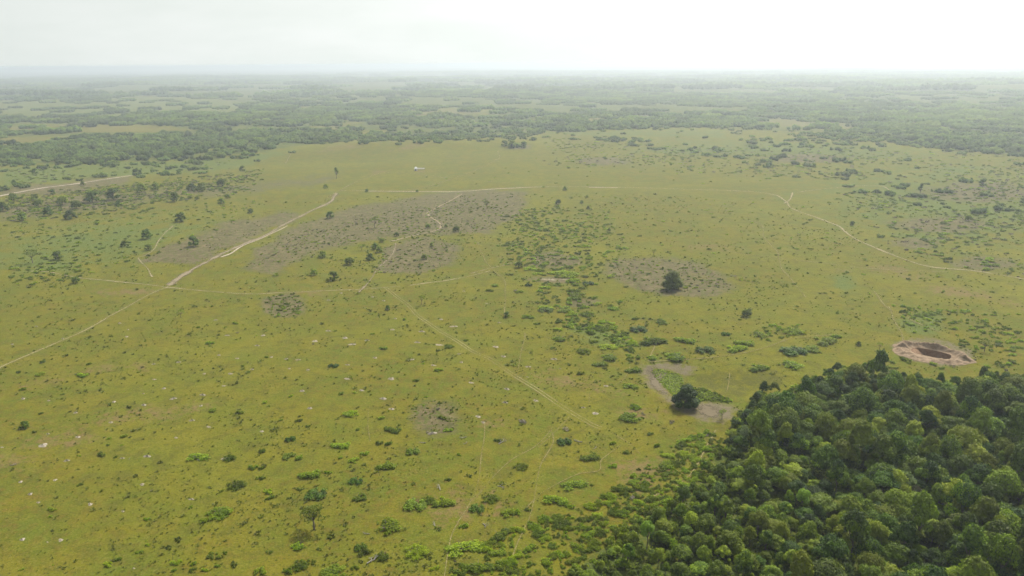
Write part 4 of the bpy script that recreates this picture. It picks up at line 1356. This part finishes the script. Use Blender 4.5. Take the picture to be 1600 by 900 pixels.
def build_mounds():
    r = np.random.default_rng(61)
    items = []
    for e in MO.replace('\n', '').split(';'):
        px, py, w = [float(v) for v in e.split()]
        x, y, z = [float(v) for v in at(px, py)]
        W_ = float(wpx(w, px, py)) * .95
        items.append(dict(px=px, py=py, look='wide pale' if W_ > 2.6 else 'low pale' if W_ > 1.6 else 'tiny pale', W=W_, loc=(x, y, z)))
    describe(items, [m for m in MARKS if 'mound' not in m[2]] + [(160, 620, 'the reddish grass patch'), (500, 540, 'the left wheel-rut meadow'), (200, 780, 'the near left grass')], 'soil mound')
    for it in items:
        s = it['W'] / 2
        put_thing('soil_mound', [('m', MOUND[int(r.integers(5))])], *it['loc'], (s * 1.05, s, min(s, 1.1) * r.uniform(.8, 1.5)), r.uniform(-.4, .4), it['label'], 'mound', 'pale soil mounds in the grass')
    BR = [(688, 763, 13, 'grey dead branch lying behind the wide pair of shrubs'), (783, 761, 12, 'forked white dead branch right of the paired dark shrubs'),
          (757, 822, 13, 'dark forked deadwood at the edge of the thicket'), (573, 834, 10, 'thin dead branch between the forked tree and big shrub'),
          (583, 878, 20, 'long dead branch beside the dark shrubs near the bottom'), (903, 690, 14, 'dead branch right of a shrub by the wheel ruts'),
          (727, 693, 9, 'small bleached branch on open grass near brown scrub'), (661, 692, 9, 'small pale branch below the brown scrubby patch'),
          (680, 820, 10, 'dead twigs between the wide shrubs and thicket'), (930, 700, 9, 'short dead log right of the grey brush heap'),
          (785, 692, 14, 'dead branch beside the tiny shrub by the cattle path'), (638, 862, 10, 'broken branch tucked behind a low shrub near the bottom'),
          (20, 728, 10, 'pale fallen branch near the left edge'), (202, 717, 6, 'tiny upright white stick beside a pale mound'),
          (1380, 560, 10, 'dead branch left of the pit bank'), (724, 684, 10, 'curved bleached branch near the cattle path head')]
    for i, (px, py, w, lab) in enumerate(BR):
        x, y, z = [float(v) for v in at(px, py)]
        s = float(wpx(w, px, py)) / 2.4
        put_thing('dead_branch', [('m', BRANCH[i % 4])], x, y, z, (s, s, s), r.uniform(0, 6.28), lab, 'branch', 'dead branches on the grass')
    BH = [(812, 662, 26, 'big grey heap of cut brush on open grass'), (884, 671, 17, 'grey brush heap below the wheel ruts'), (982, 778, 20, 'grey twiggy heap in front of the wood'),
          (1147, 432, 13, 'grey twiggy bush right of the big ringed tree'), (688, 640, 14, 'grey brush heap in the brown scrubby patch'),
          (672, 678, 16, 'dark brush heap below the brown scrubby patch'), (1100, 680, 15, 'grey brush heap near the tip of the wood'),
          (1050, 660, 16, 'low grey brush heap in front of the dry mud'), (808, 455, 12, 'grey bush among green central shrubs'), (1005, 648, 12, 'grey brush heap beside the shrub by dry mud')]
    for i, (px, py, w, lab) in enumerate(BH):
        x, y, z = [float(v) for v in at(px, py)]
        s = float(wpx(w, px, py)) / 1.9
        put_thing('brush_heap', [('m', GREY[i % 2])], x, y, z, (s, s * .8, s * .5), r.uniform(0, 6.28), lab, 'brush heap', 'heaps of grey brush')
build_mounds()

# ------------------------------------------------------------------ marsh plants in the hollow
def build_marsh():
    r = np.random.default_rng(71)
    X, Y = scatter_world(MARSH, .85, 72, .5)
    px, py, _ = proj(X, Y, zfun(X, Y))
    n = len(X)
    right = px > 1072
    edge = seg_dist(px, py, MARSH, True) < 4.5
    s = np.where(right, r.uniform(.7, 1.3, n), r.uniform(.6, .85, n))
    h = np.where(right, r.uniform(.5, 1.0, n), r.uniform(.34, .44, n)) * np.where(edge, 1.4, 1)
    mm = [proto_shrub(400 + k, 3, 1.0, 90, .16, M_MARSH, core=.6, h=1.0, shaggy=.6) for k in range(3)] + [proto_shrub(405 + k, 3, 1.0, 90, .16, M_SHRUBD, core=.6, h=1.0, shaggy=.6) for k in range(2)]
    idx = np.where(right, r.integers(2, 5, n), r.integers(0, 3, n))
    scatter('marsh_plants', mm, X, Y, zfun(X, Y) - .05, idx, np.stack([s, s, h], 1), r.uniform(0, 6.28, n), 'low bright marsh plants filling the hollow beside the round dark tree')
build_marsh()

# ------------------------------------------------------------------ grass tufts
def tuft_mesh(seed):
    r = np.random.default_rng(seed)
    n = 16
    a = r.uniform(0, 2 * pi, n); q = r.uniform(0, .55, n)
    b = np.stack([q * np.cos(a), q * np.sin(a), np.zeros(n)], 1)
    o_ = np.stack([np.cos(a), np.sin(a), np.zeros(n)], 1) * r.uniform(.1, .5, (n, 1))
    tip = b + o_ + np.stack([np.zeros(n), np.zeros(n), r.uniform(.25, .7, n)], 1)
    side = np.stack([-np.sin(a), np.cos(a), np.zeros(n)], 1) * .22
    V = np.stack([b - side, b + side, tip + side * .4, tip - side * .4], 1).reshape(-1, 3)
    me = mesh_np('tuft', V, np.arange(4 * n).reshape(n, 4), M_TUFT, False)
    add_attr(me, 'leaf', np.repeat(r.uniform(0, 1, n), 4))
    return me
def build_tufts():
    r = np.random.default_rng(81)
    tm = [tuft_mesh(500 + k) for k in range(4)]
    n = 60000
    # ground-uniform in angle, denser close by
    a = np.radians(r.uniform(-42, 42, n))
    rr = 130 * (700 / 130) ** r.uniform(0, 1, n)
    X, Y = rr * np.sin(a), rr * np.cos(a)
    px, py, d = proj(X, Y, zfun(X, Y))
    cl = np.sin(X / 9 + 2 * np.sin(Y / 13)) + np.sin(Y / 7 + 1.5 * np.sin(X / 17)) + np.sin(X / 31 + 1) * np.sin(Y / 37)
    k = (r.uniform(size=n) < np.clip(.35 + .25 * cl, .05, 1)) & ~in_poly(px, py, FOREST) & ~in_poly(px, py, MARSH) & ~pit_near(X, Y, 0) & ~in_poly(px, py, POND)
    for pts, w, m, lab in TR[:8] + TR[20:25]:
        k &= seg_dist(px, py, pts, False, 1.6) > 3
    k &= seg_dist(px, py, DOUBLE, False, 1.2) > 5
    X, Y, d = X[k], Y[k], d[k]
    n = len(X)
    s = r.lognormal(-1.15, .45, n) * np.clip(d / 260, .9, 1.6)
    print('tufts', n)
    scatter('grass_tufts', tm, X, Y, zfun(X, Y) - .02, r.integers(0, 4, n), np.stack([s * 1.2, s * 1.2, s * .8], 1), r.uniform(0, 6.28, n), 'small dark grass tufts dotted all over the near plain')
build_tufts()

# ------------------------------------------------------------------ far woodland
def clump_mesh(seed, n, span, R, H, nq, size, mat):
    r = np.random.default_rng(seed)
    lob = []
    for k in range(n):
        a = r.uniform(0, 2 * pi); q = math.sqrt(r.uniform()) * span
        rr = R * r.uniform(.6, 1.25)
        lob.append((q * cos(a), q * sin(a), max(rr * .6, H * r.uniform(.5, 1) - rr), rr, r.uniform(.8, 1.1)))
    return foliage('woodland_clump', r, lob, nq, size, mat, .8, -.1, .6)
def build_far():
    r = np.random.default_rng(91)
    c1 = [clump_mesh(600 + k, 7 + 2 * k, 8.5, 2.9, 7.5, 1000, .55, M_FAR) for k in range(5)]
    c2 = [clump_mesh(610 + k, 26, 24, 4.2, 9, 1500, 1.1, M_FAR) for k in range(4)]
    c3 = [clump_mesh(620 + k, 45, 82, 9, 12, 1800, 3.0, M_FAR) for k in range(4)]
    bands = [(480, 1500, 11.5, c1), (1500, 3200, 31, c2), (3200, 11000, 105, c3)]
    for b, (r0, r1, sp, ms) in enumerate(bands):
        n = int(.5 * radians(86) * (r1 ** 2 - r0 ** 2) / sp ** 2)
        a = np.radians(r.uniform(-43, 43, n))
        rr = np.sqrt(r.uniform(r0 ** 2, r1 ** 2, n))
        X, Y = rr * np.sin(a), rr * np.cos(a)
        Z = zfun(X, Y)
        px, py, _ = proj(X, Y, Z)
        wp0 = np.sin(X / 61 + 2 * np.sin(Y / 83)) + np.sin(Y / 47 + X / 120)
        k = (pmask(px, py + wp0 * 2.2 - (8 if b == 0 else 0), WOOD_EDGE, 26) > r.uniform(.05, .95, n)) if b < 2 else np.ones(n, bool)
        wp = np.sin(X / 61 + 2 * np.sin(Y / 83)) + np.sin(Y / 47 + X / 120) + r.normal(0, .8, n)
        for poly, kind in FIELDS:
            k &= ~(in_poly(px + wp * 7, py + wp * 1.0, poly) & (r.uniform(size=n) < .84))
        cl = np.sin(X / (sp * 9) + 2 * np.sin(Y / (sp * 13))) + np.sin(Y / (sp * 7) + 1.5 * np.sin(X / (sp * 17)))
        k &= r.uniform(size=n) < np.clip(.50 + .42 * cl, .10, 1)
        # dark groves standing on the open ground in front
        if b == 0:
            g = np.zeros(n, bool)
            for (cx, cy, rx, ry, an) in [(945, 217, 30, 5, 5), (990, 219, 38, 5.5, 2), (1185, 221, 26, 5.5, 0), (1255, 223, 35, 4.5, 2), (1320, 226, 30, 4.5, 5),
                                         (1245, 219, 70, 2, 2), (808, 229, 26, 4, 0), (312, 247, 70, 3, -3), (60, 208, 60, 3, 0)]:
                g |= emask(px + wp * 5, py + wp * 1.1, cx, cy, rx, ry * .8, .5, an) * .9 > r.uniform(size=n) * 1.1
            k |= g
            zr = in_poly(px, py, [(850, 203), (1190, 203), (1390, 213), (1480, 231), (1640, 250), (1640, 345), (1450, 330), (1300, 290), (1100, 250)])
            zl = in_poly(px, py, [(-60, 250), (200, 250), (460, 230), (400, 262), (200, 285), (-60, 306)])
            k |= (zr | zl) & (r.uniform(size=n) < np.clip(.10 + .13 * cl, .012, 1))
        X, Y, Z, pxx, pyy = X[k], Y[k], Z[k], px[k], py[k]
        n = len(X)
        s = r.uniform(.7, 1.25, n)
        if b == 0:
            s = np.where(in_poly(pxx, pyy, WOOD_EDGE), s, s * r.uniform(.35, .8, n))
        hz = s * r.uniform(.7, 1.2, n)
        # low scrub on the right of the far plain
        print('far band', b, n)
        scatter(['far_woodland', 'distant_woodland', 'horizon_woodland'][b], ms, X, Y, Z - .3, r.integers(0, len(ms), n), np.stack([s, s, hz], 1), r.uniform(0, 6.28, n),
                ['hazy green woodland behind the plain', 'pale blue-green woodland farther off in the haze', 'faint woodland fading out under the horizon'][b])
build_far()

# ------------------------------------------------------------------ white hut far away
def box(cx, cy, cz, sx, sy, sz):
    V = np.array([[x, y, z] for z in (-.5, .5) for y in (-.5, .5) for x in (-.5, .5)]) * [sx, sy, sz] + [cx, cy, cz]
    Fc = np.array([(0, 2, 3, 1), (4, 5, 7, 6), (0, 1, 5, 4), (2, 6, 7, 3), (0, 4, 6, 2), (1, 3, 7, 5)])
    return V, Fc
def build_hut():
    x, y, z = [float(v) for v in at(650, 266.5)]
    t = bpy.data.objects.new('white_hut', None)
    t.location = (x, y, z); t.rotation_euler = (0, 0, .3)
    link(t)
    tag(t, 'tiny white hut on reddish ground far out on the plain', 'hut')
    V, Fc = box(0, 0, 1.3, 3.0, 2.8, 2.8)
    link(bpy.data.objects.new('wall', mesh_np('wall', V, Fc, M_WHITE, False)), t)
    V = [(-2, -1.9, 2.6), (2, -1.9, 2.6), (2, 1.9, 2.6), (-2, 1.9, 2.6), (-.2, 0, 4.6), (.2, 0, 4.6)]
    link(bpy.data.objects.new('roof', mesh_np('roof', V, [np.array([(0, 1, 5, 4), (2, 3, 4, 5)]), np.array([(1, 2, 5), (3, 0, 4)])], M_WHITE, False)), t)
    V, Fc = box(-.6, -1.62, .95, .9, .08, 1.9)
    link(bpy.data.objects.new('door', mesh_np('door', V, Fc, M_DOOR, False)), t)
    x, y, z = [float(v) for v in at(657.5, 265.6)]
    o = bpy.data.objects.new('low_shed', None); o.location = (x, y, z); o.rotation_euler = (0, 0, -.12); link(o)
    tag(o, 'long low pale shed stretching right of the white hut', 'shed')
    V = [(-4.5, -1.8, 1.5), (4.5, -1.8, 1.3), (4.5, 1.8, 2.1), (-4.5, 1.8, 2.3), (-4.5, -1.8, 1.58), (4.5, -1.8, 1.38), (4.5, 1.8, 2.18), (-4.5, 1.8, 2.38)]
    link(bpy.data.objects.new('roof', mesh_np('roof', V, np.array([(3, 2, 1, 0), (4, 5, 6, 7), (0, 1, 5, 4), (1, 2, 6, 5), (2, 3, 7, 6), (3, 0, 4, 7)]), M_TIN, False)), o)
    for px_ in (-4.2, 0, 4.2):
        for py_ in (-1.6, 1.6):
            V, Fc = box(px_, py_, .8, .14, .14, 1.45)
            link(bpy.data.objects.new('post', mesh_np('post', V, Fc, M_BARK, False)), o)
build_hut()

# ------------------------------------------------------------------ haze
def build_haze():
    zmin = min(float(zfun(*[np.array([v]) for v in p])[0]) for p in [(0, 0)])
    gx, gy = np.meshgrid(np.linspace(-21600, 21600, 400), np.linspace(-21600, 21600, 400))
    Z = zfun(gx, gy)
    lo, hi = float(Z.min()) - 6, max(CAM_H + 3, float(Z.max()) + 25)
    print('haze z', lo, hi)
    V, Fc = box(0, 0, (lo + hi) / 2, 43400, 43400, hi - lo)
    m = bpy.data.materials.new('haze_air'); m.use_nodes = True
    nt = m.node_tree; nt.nodes.clear()
    out = nt.nodes.new('ShaderNodeOutputMaterial')
    pv = nt.nodes.new('ShaderNodeVolumePrincipled')
    pv.inputs['Color'].default_value = HAZE_COLOR
    pv.inputs['Density'].default_value = HAZE_DENSITY
    pv.inputs['Anisotropy'].default_value = HAZE_ANISO
    nt.links.new(pv.outputs[0], out.inputs['Volume'])
    o = link(bpy.data.objects.new('haze', mesh_np('haze', V, Fc, m, False)))
    tag(o, 'pale haze lying over the whole plain', kind='stuff')
build_haze()
